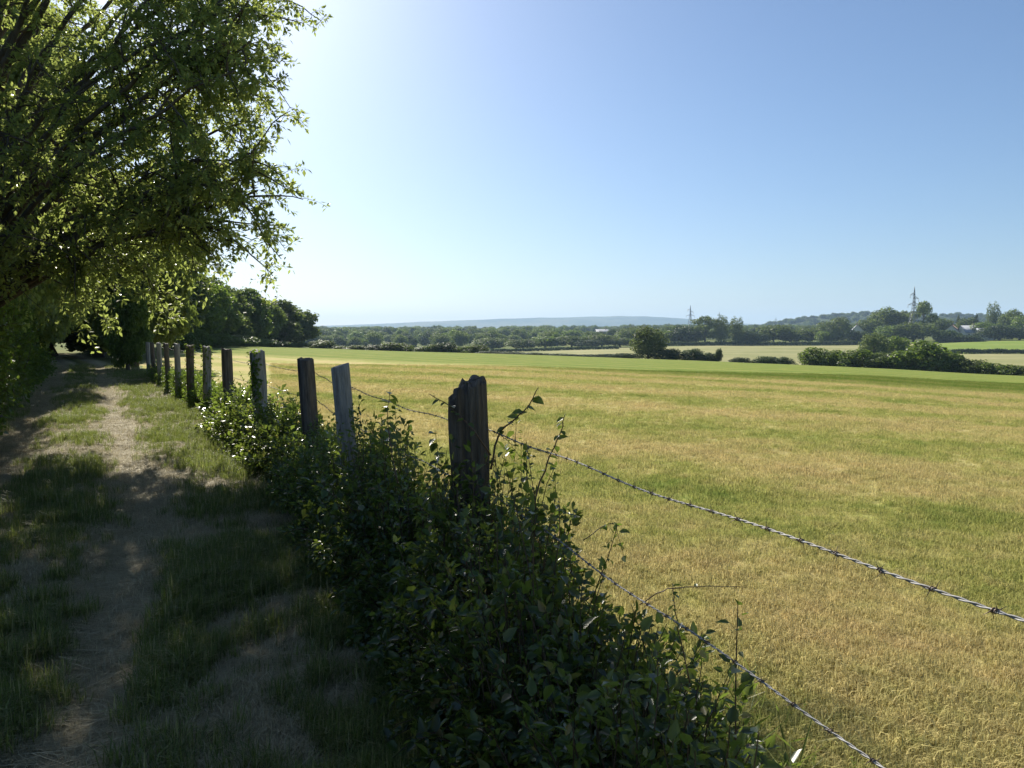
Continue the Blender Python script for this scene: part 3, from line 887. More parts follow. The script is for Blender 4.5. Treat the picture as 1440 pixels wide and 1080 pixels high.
# ------------------------------------------------------------------ pylons
def pylon(px, Y, top, label, rz, group=None):
    x = at_x(px, Y); z0 = h1(x, Y)
    hgt = at(px, top, Y)[2] - z0
    o = empty('electricity_pylon', (x, Y, z0), rz, (hgt / 40,) * 3); tag(o, label, 'pylon', group)
    def half(z): return 3.2 * (1 - z / 27.0) + .75 if z < 27 else .75 * (1 - (z - 27) / 14)
    mb = MB()
    zs = [0, 5.5, 10.5, 15, 19, 22.5, 25.5, 28, 30.5, 33, 35.5]
    for sx, sy in ((1, 1), (1, -1), (-1, -1), (-1, 1)):
        mb.tube([(sx * half(z), sy * half(z), z) for z in zs] + [(0, 0, 40)], .17, 4)
    link('legs', mb.mesh('pylon_legs', M_STEEL), o)
    mb = MB()
    for z, z2 in zip(zs[:-1], zs[1:]):
        a, b = half(z), half(z2)
        for p, q in (((1, 1), (1, -1)), ((1, -1), (-1, -1)), ((-1, -1), (-1, 1)), ((-1, 1), (1, 1))):
            mb.tube([(p[0] * a, p[1] * a, z), (q[0] * b, q[1] * b, z2)], .09, 3)
            mb.tube([(q[0] * a, q[1] * a, z), (p[0] * b, p[1] * b, z2)], .09, 3)
            mb.tube([(p[0] * b, p[1] * b, z2), (q[0] * b, q[1] * b, z2)], .08, 3)
    link('lattice', mb.mesh('pylon_lattice', M_STEEL), o)
    for z, ln, sides in ((27, 6.2, (-1, 1)), (31.5, 4.6, (1,)), (34, 4.2, (-1,))):
        for s in sides:
            mb = MB()
            for sy in (-.6, .6):
                mb.tube([(0, sy, z), (s * ln, 0, z)], .12, 4)
                mb.tube([(0, sy, z + 1.8), (s * ln, 0, z)], .12, 4)
            c = link('crossarm', mb.mesh('pylon_crossarm', M_STEEL), o)
            mb = MB(); mb.tube([(s * ln, 0, z), (s * ln, 0, z - 2.2)], .14, 5)
            link('insulator', mb.mesh('pylon_insulator', M_STEEL), c)
pylon(1283, 455, 403, 'tall lattice pylon rising beside the spreading village tree', R(25))
pylon(970, 800, 429, 'lattice pylon standing against the blue ridge', R(25))
pylon(1010.5, 1100, 438, 'small far pylon just above the two poplars', R(25))
pylon(1090, 1300, 446, 'tiny far pylon over the broad tree behind the hay field', R(25))

# ------------------------------------------------------------------ wood along the left of the field
LEFT = [  # px, top, width px, Y, variant, label
    (408, 430, 90, 176, 'wood_a', 'last dark tree at the end of the wood edge, beside the field'),
    (384, 420, 95, 160, 'wood_b', 'dark tree next to the last tree of the wood edge'),
    (358, 418, 92, 146, 'wood_a', 'rounded tree in the falling line of the wood edge'),
    (336, 402, 102, 132, 'wood_c', 'lighter green tree in the falling line of the wood edge'),
    (312, 404, 97, 118, 'wood_b', 'dark tree in the falling line of the wood edge beside the lighter tree'),
    (288, 386, 112, 104, 'wood_a', 'tall round tree of the wood edge just clear of the overhanging branches'),
    (262, 372, 126, 92, 'wood_c', 'tall tree of the wood edge behind the hanging branch tips'),
    (238, 352, 110, 78, 'wood_b', 'tall dark tree of the wood edge behind the far fence posts'),
    (196, 320, 150, 66, 'wood_a', 'tall dark tree above the end of the fence'),
    (140, 280, 190, 56, 'wood_b', 'tall dark tree standing over the bend of the track'),
    (70, 240, 230, 50, 'wood_a', 'tall tree inside the bend of the track'),
    (-30, 230, 260, 44, 'wood_c', 'tall tree behind the hedge on the bank of the track')]
for px, top, w, Y, v, lab in LEFT:
    tree_px('woodland_tree', lab, 'tree', v, px, top, w * 1.05, Y)
G = 'low shrubs in front of the wood edge'
for px, top, w, Y in [(258, 466, 34, 80), (282, 462, 30, 88), (306, 468, 50, 100), (330, 470, 50, 112), (352, 474, 46, 124), (374, 476, 44, 138), (398, 481, 30, 156), (420, 482, 28, 172)]:
    edge_no = globals().get('edge_no', 9) - 1
    tree_px('shrub', ORD[edge_no] + ' low sunlit shrub from the field end of the wood edge', 'shrub', 'bush_b', px, top, w * 1.3, Y - 3, G)
tree('broadleaf_tree', 'tall leafy tree rising from the hedge behind the overhanging tree', 'tree', 'tall', -13.6, 19.5, 6.4, 11.5)
tree('broadleaf_tree', 'tall leafy tree between the hedge and the bend of the track', 'tree', 'tall', -17.2, 27.0, 7.0, 10.5)
tree('broadleaf_tree', 'leafy tree standing in the hedge across the track from the bramble', 'tree', 'tall', -10.6, 11.0, 4.4, 6.5)
# dark scrub where the track enters the wood
tree('shrub', 'dark shrub standing at the end of the fence beside the track', 'shrub', 'wood_c', -16.2, 33.0, 2.2, 3.6)
tree('woodland_tree', 'leafy young tree at the end of the fence, hanging over the track', 'tree', 'wood_b', -18.2, 37.5, 6.5, 9.5)
tree('woodland_tree', 'dark tree leaning over the shaded bend of the track', 'tree', 'wood_a', -25.5, 40.5, 8, 10.5)
tree('shrub', 'low dark undergrowth far back under the trees at the bend of the track', 'shrub', 'wood_a', -36.5, 57.0, 11, 6)
tree('shrub', 'dark undergrowth closing the end of the track', 'shrub', 'wood_b', -27.0, 51.0, 9, 5)
tree('shrub', 'dark undergrowth beside the shaded track under the leaning tree', 'shrub', 'wood_a', -22.6, 33.5, 4.2, 4.2)

# ------------------------------------------------------------------ leafy bushes built stem by stem
def stem_bush(name, label, cat, c, heading, half_len, half_wid, height, n_stem, leaf, mat, seed, per=26, group=None, fine=False, spread=1.0, stem_r=.004, stem_mat=None, hfun=None):
    rng = np.random.default_rng(seed)
    cz = h1(*c)
    o = empty(name, (c[0], c[1], cz)); tag(o, label, cat, group)
    d = np.array([math.sin(heading), math.cos(heading)]); nn = np.array([d[1], -d[0]])
    st = MB(); lv = MB()
    tips = []
    for k in range(n_stem):
        t = rng.random() * 2 - 1
        a = rng.random() * math.pi                       # 0..pi across the bush section
        rr = rng.random() ** .35
        hh = height * (hfun(t) if hfun else (1 - .25 * t * t)) * (.74 + .5 * float(vnoise(np.array(t * half_len * 3.2 + seed), np.array(math.cos(a) * 1.5), seed)))
        endo = np.array([t * half_len * 1.05, math.cos(a) * half_wid * rr * spread, max(.08, math.sin(a)) * hh * (.45 + .55 * rr)])
        if rng.random() < .10: endo[2] += rng.random() ** 2 * .36 * height; endo[1] *= 1.15   # shoots that stand above the rest
        base = np.array([t * half_len * .95 + rng.normal(0, .06), math.cos(a) * half_wid * .35 + rng.normal(0, .04), 0])
        base[2] = 0
        q = np.linspace(0, 1, 9)[:, None]
        ctrl = base * .5 + endo * .5 + np.array([0, 0, .22 * hh * (1 if math.sin(a) < .8 else .3)]) + rng.normal(0, .05, 3) * height
        P = base * (1 - q) ** 2 + 2 * ctrl * q * (1 - q) + endo * q ** 2
        P = P + np.cumsum(rng.normal(0, .006, (9, 3)), 0) * height
        W = np.column_stack([P[:, 0] * d[0] + P[:, 1] * nn[0], P[:, 0] * d[1] + P[:, 1] * nn[1], P[:, 2]])
        W[:, 2] += H(W[:, 0] + c[0], W[:, 1] + c[1]) - cz
        W[:, 2] = np.maximum(W[:, 2], .015)
        st.tube(W, stem_r * (1.1 - .8 * q[:, 0]), 3, False)
        m = int(per * (.7 + .6 * rng.random()))
        s = .22 + .78 * rng.random(m) ** .75
        idx = s * 8
        i0 = np.clip(idx.astype(int), 0, 7); f = (idx - i0)[:, None]
        B = W[i0] * (1 - f) + W[i0 + 1] * f
        T = unit(W[i0 + 1] - W[i0])
        side = rnd_dir(m, rng)
        D = unit(T * .5 + side + np.array([0, 0, .1]))
        N = unit(np.array([0, 0, 1.0]) + rnd_dir(m, rng) * .75)
        L = leaf * (.45 + .5 * rng.random(m) + .9 * rng.random(m) ** 4) * rng.uniform(.8, 1.25)
        B = B + D * leaf * .45
        add_leaves(lv, B, D, N, L, L * .62, fine)
        tips.append((W[-1], unit(W[-1] - W[-2])))
    link('stems', st.mesh('bush_stems', stem_mat or M_TWIG), o)
    link('foliage', lv.mesh('bush_foliage', mat), o)
    return o, tips

def seg(a, b, t):
    return (a[0] + (b[0] - a[0]) * t, a[1] + (b[1] - a[1]) * t)
def heading(a, b): return math.atan2(b[0] - a[0], b[1] - a[1])
PO = POSTS
# the bramble in front of and beside the split post
b1, tips1 = stem_bush('bramble_bush', 'tangled dark bramble below the free span of barbed wire beside the split post', 'bush', seg(PO[0], PO[1], .62), heading(PO[0], PO[1]), 1.0, .46, .90, 1150, .031, M_BRAMBLE, 51, 36, fine=True, hfun=lambda t: .97 + .19 * t)
b2, tips2 = stem_bush('bramble_bush', 'leafy bramble between the split post and the pale grey post', 'bush', seg(PO[1], PO[2], .42), heading(PO[1], PO[2]), 1.15, .46, .84, 1050, .035, M_BRAMBLE, 52, 34, fine=True, hfun=lambda t: .95 + .12 * t)
stem_bush('bramble_bush', 'dense dark bramble between the pale grey post and the next post behind it', 'bush', seg(PO[2], PO[3], .5), heading(PO[2], PO[3]), 1.25, .5, .72, 700, .036, M_BRAMBLE, 53, 34)
stem_bush('bramble_bush', 'dark bramble between the leaning brown post and the ivy-edged post', 'bush', seg(PO[3], PO[4], .5), heading(PO[3], PO[4]), 1.3, .5, .76, 480, .05, M_BRAMBLE, 54, 26)
stem_bush('bramble_bush', 'dark bramble beyond the ivy-edged post', 'bush', seg(PO[4], PO[5], .5), heading(PO[4], PO[5]), 1.3, .5, .84, 420, .055, M_BRAMBLE, 55, 24)
G = 'green bushes between the far fence posts'
for k in range(5, 12):
    stem_bush('fence_bush', 'low green bush under the wire just past the ' + ORD[k - 1] + ' post behind the split post', 'bush', (seg(PO[k], PO[k + 1], .5)[0] + .16, seg(PO[k], PO[k + 1], .5)[1] + .1), heading(PO[k], PO[k + 1]), 1.2, .38, .66 - .01 * (k - 5), 230 - 14 * (k - 5), .06, M_HEDGE, 60 + k, 22, G, stem_r=.006)

# single leaves one can pick out on the two near brambles
lm = MB(); add_leaves(lm, np.zeros((1, 3)), np.array([[0, 1.0, 0]]), np.array([[0, 0, 1.0]]), [.058], [.044], True)
LEAF_ME = lm.mesh('bramble_leaf', M_BRAMBLE)
rl = random.Random(5)
for root, tips, nmax in ((b1, tips1, 110), (b2, tips2, 130)):
    rl.shuffle(tips)
    far = [q for q in tips if q[0][1] + root.location.y > 2.2]
    for p, d in far[:nmax]:
        lf = link('leaf', LEAF_ME, root)
        lf.location = p
        lf.rotation_euler = (rl.uniform(-.8, .5), rl.uniform(-.6, .6), rl.uniform(0, 6.28))
        s = rl.uniform(.5, .95); lf.scale = (s, s, s)

# arching shoots that stand out against the field
def shoot(parent, pts, r, nleaf, leaf, seed):
    rng = np.random.default_rng(seed)
    off = np.array(parent.location)
    P = np.array(pts, float) - off
    t = np.linspace(0, 1, len(P)); tt = np.linspace(0, 1, 16)
    C = np.column_stack([pchip(t, P[:, k], tt) for k in range(3)])
    C[1:-1] += rng.normal(0, .0015, (14, 3))
    r = r * .72
    mb = MB(); mb.tube(C, r * (1.1 - .7 * tt), 6)
    for k in range(14):            # thorns
        i = rng.integers(1, 15); d = rnd_dir(1, rng)[0]
        mb.tube([C[i], C[i] + d * r * 3.2], [r * .5, .0003], 4, False)
    o = link('cane', mb.mesh('bramble_cane', M_CANE), parent)
    nleaf = int(nleaf * 1.6)
    for k in range(nleaf):
        s = .3 + .7 * (k + rng.random() * .5) / nleaf
        i = min(15, int(s * 15))
        lf = link('leaf', LEAF_ME, o)
        lf.location = C[i]
        lf.rotation_euler = (rng.uniform(-.9, .5), rng.uniform(-.7, .7), rng.uniform(0, 6.28))
        q = leaf / .058 * rng.uniform(.9, 1.7); lf.scale = (q, q, q)
shoot(b2, [at(690, 640, 3.18), at(668, 608, 3.12), at(650, 588, 3.15), at(630, 570, 3.2), at(604, 554, 3.25)], .0045, 5, .028, 1)
shoot(b1, [at(690, 660, 3.12), at(704, 607, 3.10), at(724, 590, 3.08), at(742, 572, 3.06), at(757, 545, 3.05)], .006, 6, .034, 2)
shoot(b1, [at(742, 740, 2.95), at(764, 665, 2.95), at(778, 630, 2.95), at(790, 605, 2.95), at(795, 582, 2.95)], .005, 7, .030, 3)
shoot(b1, [at(704, 612, 3.2), at(716, 622, 3.22), at(730, 642, 3.25)], .0025, 2, .025, 4)
shoot(b1, [at(900, 850, 2.0), at(940, 828, 1.95), at(990, 824, 1.95), at(1050, 826, 1.95)], .0022, 1, .014, 5)
shoot(b1, [at(970, 960, 1.75), at(950, 860, 1.75), at(945, 820, 1.78)], .0022, 6, .013, 6)
shoot(b1, [at(820, 760, 2.6), at(860, 735, 2.6), at(880, 790, 2.6)], .0022, 6, .018, 7)
shoot(b2, [at(560, 680, 4.0), at(548, 620, 4.05), at(545, 580, 4.1), at(549, 548, 4.1)], .0045, 12, .040, 8)
shoot(b2, [at(612, 700, 3.6), at(616, 650, 3.6), at(612, 605, 3.6)], .004, 9, .036, 9)
shoot(b2, [at(500, 720, 4.0), at(460, 690, 3.9), at(428, 672, 3.85)], .0035, 7, .036, 10)

# hedge shrubs on the left bank of the track
G = 'shrubs of the left hedge'
HB = []
for k, (s, hgt, n) in enumerate([(4.6, 2.3, 460), (7.0, 3.1, 520), (9.8, 4.3, 760), (12.4, 4.8, 760), (15.4, 4.2, 600), (19.0, 2.5, 300), (23.0, 2.6, 260), (27.5, 2.8, 240)]):
    y = s
    # foot of the hedge: 4.6 m left of the fence line
    xs = np.linspace(-40, 0, 400); u = across(xs, np.full(400, y)); x = float(xs[np.argmin(np.abs(u + 4.15))])
    stem_bush('hedge_shrub', 'leafy hedge shrub on the bank across the track from the ' + ['bramble', 'pale grey post', 'brown leaning post', 'ivy-edged post', 'slim leaning post', 'capped dark post', 'ninth fence post', 'eleventh fence post'][k], 'shrub', (x, y), R(-28), 1.7, 1.1, hgt, int(n * 1.25), .075 + .004 * k, M_HEDGE, 80 + k, 40, G, stem_r=.009)

# ------------------------------------------------------------------ the overhanging tree
def overhanging_tree():
    rng = np.random.default_rng(99)
    bx, by = -9.3, 13.2
    o = empty('broadleaf_tree', (bx, by, h1(bx, by))); tag(o, 'big spreading tree whose leafy branches overhang the track from the bank', 'tree')
    z0 = h1(bx, by); off = np.array([bx, by, z0])
    tr = MB()
    tz = np.linspace(0, 1, 14)
    T = np.column_stack([.9 * np.sin(tz * 2.2) * tz, -.3 * tz, tz * 11.5])
    tr.tube(T, .34 * (1 - .8 * tz) * (1 + .7 * np.exp(-tz * 18)), 12)
    link('trunk', tr.mesh('tree_trunk', M_BARK, True), o)
    # limb ends (px, py, distance) in and above the picture, then the far side of the crown
    ends = [(346, 95, 11.6), (352, 58, 10.8), (342, 10, 10.6), (330, 100, 10.4), (340, 250, 11.6), (345, -30, 10.8), (330, -110, 11.2), (362, 268, 10.9), (312, 232, 11.0), (302, 318, 11.3), (352, 170, 12.2), (335, 215, 13.0), (335, 20, 11.4), (352, -110, 11.6), (250, -200, 12.0), (150, -240, 12.5), (200, -420, 12.5), (340, -340, 12.0),
            (350, 130, 11.5), (352, 215, 11.0), (330, 60, 12.0), (345, 270, 10.8), (262, 310, 11.2), (235, 40, 12.2), (60, 70, 12.0),
            (40, 200, 11.0), (110, 330, 11.6), (20, 330, 11.0), (215, 372, 12.2), (370, -60, 12.0), (300, -140, 12.5), (90, -120, 12.5), (-40, -60, 12.0), (-60, 120, 11.5), (-90, 280, 11.5),
            (150, -330, 13.5), (280, -300, 13.0), (20, -300, 13.5), (-120, -220, 13.0), (390, -20, 13.8), (340, 130, 14.0), (100, 20, 15.0), (250, -60, 15.0), (310, -420, 13.5), (120, -520, 14.0), (240, -560, 13.0), (-80, -420, 14)]
    lb = None
    br = MB(); lvP, lvD, lvN, lvL = [], [], [], []
    limb_meshes = []
    for k, (px, py, Y) in enumerate(ends):
        E = at(px, py, Y) - off
        z = np.clip((E[2] - 1.2) * .55, 1.6, 8.5)
        t0 = np.array([np.interp(z, T[:, 2], T[:, 0]), np.interp(z, T[:, 2], T[:, 1]), z])
        q = np.linspace(0, 1, 12)[:, None]
        ctrl = t0 * .45 + E * .55 + np.array([0, 0, (.2 + 1.3 * rng.random()) * (1 if E[2] < 6.5 else .5)])
        C = t0 * (1 - q) ** 2 + 2 * ctrl * q * (1 - q) + E * q ** 2
        C[1:-1] += np.cumsum(rng.normal(0, .075, (10, 3)), 0) * np.linspace(1, .5, 10)[:, None]
        mb = MB(); mb.tube(C, .055 * (1 - .86 * q[:, 0]) + .006, 7)
        ln = np.linalg.norm(E - t0)
        # side branches and twigs
        nb = 14 if px > 290 and py < 340 else 11
        for j in range(nb):
            s = .36 + .64 * ((j + rng.random()) / nb) ** .7
            i = min(10, int(s * 11)); p0 = C[i] * (1 - (s * 11 - i)) + C[min(i + 1, 11)] * (s * 11 - i)
            dr = unit(unit(C[min(i + 1, 11)] - C[i]) * .8 + rnd_dir(1, rng)[0] * 1.0 + np.array([0, 0, -.1]))
            bl = (.55 + .75 * rng.random()) * (1.25 - .45 * s)
            qq = np.linspace(0, 1, 6)[:, None]
            B = p0 + dr * bl * qq + np.array([0, 0, -.28]) * bl * qq ** 2 + np.cumsum(rng.normal(0, .02, (6, 3)), 0)
            mb.tube(B, .016 * (1 - .8 * qq[:, 0]) + .002, 4, False)
            for w in range(7):
                i2 = rng.integers(1, 6)
                d2 = unit(dr * .6 + rnd_dir(1, rng)[0] + np.array([0, 0, -.15]))
                tl = .22 + .25 * rng.random()
                qt = np.linspace(0, 1, 4)[:, None]
                TW = B[i2] + d2 * tl * qt + np.array([0, 0, -.3]) * tl * qt ** 2
                mb.tube(TW, .004 * (1.2 - qt[:, 0]), 3, False)
                m = 19
                f = .15 + .85 * rng.random(m)
                P = B[i2] + d2 * tl * f[:, None] + np.array([0, 0, -.3]) * tl * (f ** 2)[:, None]
                D = unit(d2 * .5 + rnd_dir(m, rng) + np.array([0, 0, -.25]))
                lvP.append(P + D * .02); lvD.append(D)
                lvN.append(unit(np.array([0, 0, 1.0]) + rnd_dir(m, rng) * .7)); lvL.append(.06 + .055 * rng.random(m))
        link('limb', mb.mesh('tree_limb', M_BARK, True), o)
    lv = MB()
    L = np.concatenate(lvL)
    add_leaves(lv, np.concatenate(lvP), np.concatenate(lvD), np.concatenate(lvN), L, L * .48)
    link('crown', lv.mesh('tree_crown', M_TREE), o)
overhanging_tree()

# ------------------------------------------------------------------ fence posts
def post_mesh(r, h, seed, square=.5, jag=0.0, groove=.1, slant=(0, 0), mat=M_POST, levels=34, sides=36, flare=.1):
    rng = np.random.default_rng(seed)
    a = np.arange(sides) / sides * 2 * math.pi
    t = np.linspace(0, 1, levels)
    A, Tt = np.meshgrid(a, t)
    sq = 1 / np.maximum(np.abs(np.cos(A)), np.abs(np.sin(A)))
    rad = r * ((1 - square) + square * np.minimum(sq, 1.22) * .92)
    g = vnoise(A * 5.2 + seed, Tt * 1.2 + seed, seed) - .5
    g2 = vnoise(A * 11 + seed * 3, Tt * 2.5, seed + 5) - .5
    cr = -np.clip(.28 - np.abs(vnoise(A * 3.1, Tt * .8 + 7, seed + 9) - .5) * 3.2, 0, 1) * 1.2
    rad = rad * (1 + groove * (g * 1.6 + g2 * .9 + cr)) * (1 + flare * (1 - Tt))
    # keep the seam closed
    w = np.clip((A - (2 * math.pi - .7)) / .7, 0, 1)
    rad = rad * (1 - w) + rad[:, :1] * w
    X = np.cos(A) * rad; Y = np.sin(A) * rad
    topz = h + slant[0] * np.cos(a) * r + slant[1] * np.sin(a) * r
    if jag > .05:                        # broken: one side stands lower, ragged rim
        topz = topz - .045 * sstep(-.35, -.6, np.cos(a)) - .025 * sstep(.2, .6, -np.sin(a)) * (np.cos(a) < .55) - .07 * np.clip(vnoise(a * 4.3, a * 0, seed) - .4, 0, 1)
        rad_k = 1 + .12 * (vnoise(A * 1.3, Tt * 7, seed + 4) - .5) + .10 * (vnoise(A * 2.6, Tt * 16, seed + 6) - .5)
        rad_k = rad_k * (1 - w) + rad_k[:, :1] * w
        X = X * rad_k; Y = Y * rad_k; jag = .03
    elif jag:
        topz = topz - jag * np.clip(fbm(np.cos(a) * 2.2 + 9, np.sin(a) * 2.2 + 4, seed, 3) * 2.4 - .7, 0, 1)
    Z = -.3 + (topz[None, :] + .3) * Tt
    V = [np.stack([X, Y, Z], -1).reshape(-1, 3)]
    Q = []
    i, j = np.meshgrid(np.arange(levels - 1), np.arange(sides), indexing='ij')
    Q.append(np.stack([i * sides + j, i * sides + (j + 1) % sides, (i + 1) * sides + (j + 1) % sides, (i + 1) * sides + j], -1).reshape(-1, 4))
    base = (levels - 1) * sides
    xt, yt, zt = X[-1], Y[-1], Z[-1]
    prev = base; n = levels * sides
    for k, f in enumerate((.94, .68, .4, .16)):
        x, y = xt * f, yt * f
        z = zt * f + (h if not jag else h - jag * .35) * (1 - f)
        z = z + (.004 if k == 0 else 0) - (jag * .7 if jag else .006) * (fbm(x / r * 3.0 + 3, y / r * 3.0, seed + 2, 3) - .45)
        V.append(np.stack([x, y, z], -1))
        jj = np.arange(sides)
        Q.append(np.stack([prev + jj, prev + (jj + 1) % sides, n + (jj + 1) % sides, n + jj], -1))
        prev = n; n += sides
    V.append(np.array([[0, 0, float(V[-1][:, 2].mean())]]))
    mb = MB()
    mb.add(np.concatenate(V), quads=np.concatenate(Q), tris=[(prev + k, prev + (k + 1) % sides, n) for k in range(sides)])
    return mb.mesh('fence_post', mat)

POST_INFO = [ # top pixel y, width px, lean x, lean y, label
    (None, 0, .02, 0, 'wooden post where the barbed wires end past the bramble'),
    (529, 50, -.035, -.01, 'thick dark split post with a jagged mossy top, rising from the bramble'),
    (514, 27, -.075, 0, 'pale grey smooth post with a flat sawn top, leaning, behind the split post'),
    (503, 20, -.06, 0, 'brown post next behind the pale grey post, leaning towards the track'),
    (492, 18, -.05, 0, 'ivy-edged post, two posts behind the pale grey post'),
    (490, 13, -.03, 0, 'slim leaning post just behind the ivy-edged post'),
    (487, 11, .02, 0, 'ivy-covered upright post, two posts behind the ivy-edged post'),
    (485, 10, 0, 0, 'dark post with a capped top, next behind the ivy-covered upright post')]
WIRE_TOP, WIRE_LOW = [], []
for k, (x, y) in enumerate(POSTS):
    d = y
    if k < len(POST_INFO):
        tp, wpx, lx, ly, lab = POST_INFO[k]; grp = None
    else:
        tp, wpx, lx, ly, lab, grp = 483 - (k - 8) * .5, 7.5 * 19.4 / d, random.uniform(-.04, .04), 0, 'weathered ' + ORD[k - 1] + ' post behind the split post, towards the wood', 'far posts of the fence'
    z = h1(x, y)
    px = 720 + x / y * F
    hgt = (at(px, tp, y)[2] - z) if tp else 1.34
    r = (wpx / F * y) / 2 if wpx else .07
    if k == 1:
        me = post_mesh(r, hgt - .01, 31, .8, .085, .36, (.05, .12), M_POST, 70, 90, .22)
    elif k == 2:
        me = post_mesh(r, hgt, 12, .75, 0, .05, (.22, .05), M_POSTG, 30, 40, .03)
    else:
        me = post_mesh(r, hgt, 40 + k, .5, .03, .2, (random.uniform(-.2, .2), .1), M_POST if k % 2 else M_POSTG, 24, 28, .06)
    o = link('fence_post', me)
    o.location = (x, y, z)
    o.rotation_euler = (-ly, lx, R(0) if k == 1 else random.uniform(0, 1.5) if k != 2 else R(12))
    tag(o, lab, 'fence post', grp)
    if k == 1:
        # moss on the broken top, staples for the wire
        rng = np.random.default_rng(4)
        P = rng.normal(0, .45, (700, 2)) * r * np.array([1, .8])
        P = P[np.hypot(P[:, 0], P[:, 1]) < r * .42] + np.array([.2 * r, .1 * r])
        mb = MB()
        zz = hgt - .045 + .025 * fbm(P[:, 0] * 30, P[:, 1] * 30, 3)
        add_leaves(mb, np.column_stack([P, zz]), unit(rng.normal(size=(len(P), 3)) * np.array([1, 1, .3]) + np.array([0, 0, .8])), rnd_dir(len(P), rng), .012, .006)
        link('moss', mb.mesh('post_moss', M_MOSS), o)
    if k in (4, 6, 7):
        rng = np.random.default_rng(70 + k)
        n = 260 if k == 4 else 240
        a = rng.random(n) * 6.28; zz = rng.random(n) ** .8 * (hgt + .02)
        if k == 4: a = math.pi * .75 + rng.random(n) * 1.9
        N = np.column_stack([np.cos(a), np.sin(a), .3 + 0 * a])
        P = np.column_stack([np.cos(a) * r * 1.12, np.sin(a) * r * 1.12, zz])
        mb = MB(); add_leaves(mb, P, unit(rnd_dir(n, rng) + np.array([0, 0, -.5]) + N * .6), N, .035 + .03 * rng.random(n), .035)
        link('ivy', mb.mesh('post_ivy', M_HEDGE), o)
    for hz, lst in ((1.15 if k else 1.223, WIRE_TOP), (.875 if k else .927, WIRE_LOW)):
        hz = hz - .01 if k > 1 else hz - z
        q = Vector((lx * hz, 0, 0))
        side = heading(POSTS[max(k - 1, 0)], POSTS[min(k + 1, len(POSTS) - 1)])
        nx, ny = math.cos(side), -math.sin(side)          # towards the field
        rr = r * 1.12 + .004
        lst.append(np.array([x + q.x + nx * rr, y + ny * rr, z + hz]))
        mb = MB()
        p = np.array([q.x + nx * rr, ny * rr, hz])
        tdir = np.array([math.sin(side), math.cos(side), 0])
        nd = np.array([nx, ny, 0])
        ring = [p - nd * .02 + np.array([0, 0, .009]), p + nd * .006 + np.array([0, 0, .008]), p + nd * .008, p + nd * .006 - np.array([0, 0, .008]), p - nd * .02 - np.array([0, 0, .009])]
        if k < 6:
            mb.tube(ring, .0017, 5)
            s_o = link('staple', mb.mesh('wire_staple', M_RUST), o)
            s_o.matrix_parent_inverse.identity()
            # staple given in world axes: undo the post's turn
            mw = o.rotation_euler.to_matrix().inverted()
            for v in s_o.data.vertices: v.co = mw @ v.co

# ------------------------------------------------------------------ barbed wire
def barb_mesh():
    mb = MB()
    a = np.linspace(0, 4 * math.pi, 20)
    mb.tube(np.column_stack([np.cos(a) * .0042, (a / (4 * math.pi) - .5) * .011, np.sin(a) * .0042]), .0011, 5)
    for s, (dx, dz) in zip((-1, 1, 1, -1), ((.9, .5), (-.9, -.45), (.35, -.95), (-.4, .9))):
        mb.tube([(0, s * .004, 0), (dx * .006, s * .005, dz * .006), (dx * .017, s * .007, dz * .017)], [.0012, .0011, .0003], 4)
    return mb.mesh('barb', M_RUST)
BARB = barb_mesh()
def barbed_wire(label, pts, seed, sag):
    rng = random.Random(seed)
    o = empty('barbed_wire', pts[1]); tag(o, label, 'barbed wire', None)
    off = np.array(pts[1])
    paths = []
    for k in range(len(pts) - 1):
        n = 320 if k == 0 else (260 if k == 1 else (120 if k < 5 else 16))
        t = np.linspace(0, 1, n)[:-1, None] if k < len(pts) - 2 else np.linspace(0, 1, n)[:, None]
        p = pts[k] * (1 - t) + pts[k + 1] * t
        p[:, 2] -= sag * 4 * (t[:, 0] * (1 - t[:, 0])) * (1 if k else .6)
        p[:, 2] += .006 * np.sin(t[:, 0] * 17 + seed) * (k < 3) * (4 * t[:, 0] * (1 - t[:, 0]))
        paths.append(p)
    C = np.concatenate(paths) - off
    s = np.concatenate([[0], np.cumsum(np.linalg.norm(np.diff(C, axis=0), axis=1))])
    T = unit(np.gradient(C, axis=0)); A = unit(np.cross(T, np.array([0, 0, 1.0]))); B = np.cross(A, T)
    twist = s / .055 * 2 * math.pi
    amp = np.where(s < 7.6, .0015, .0012)
    for ph in (0, math.pi):
        mb = MB()
        mb.tube(C + (np.cos(twist + ph) * amp)[:, None] * A + (np.sin(twist + ph) * amp)[:, None] * B, .0014, 5)
        link('strand', mb.mesh('wire_strand', M_WIRE, True), o)
    d = .06
    while d < min(s[-1], 13.5):
        i = int(np.searchsorted(s, d)); i = min(i, len(C) - 1)
        b = link('barb', BARB, o)
        b.location = C[i]; b.scale = (.82, .82, .82)
        b.rotation_euler = Vector(T[i]).to_track_quat('Y', 'Z').to_euler()
        b.rotation_euler.rotate_axis('Y', rng.uniform(0, 3.1))
        d += .095 + rng.uniform(-.006, .006)
barbed_wire('upper strand of barbed wire running along the fence posts above the bramble', WIRE_TOP, 3, .02)
barbed_wire('lower strand of barbed wire half sunk in the bramble', WIRE_LOW, 8, .015)

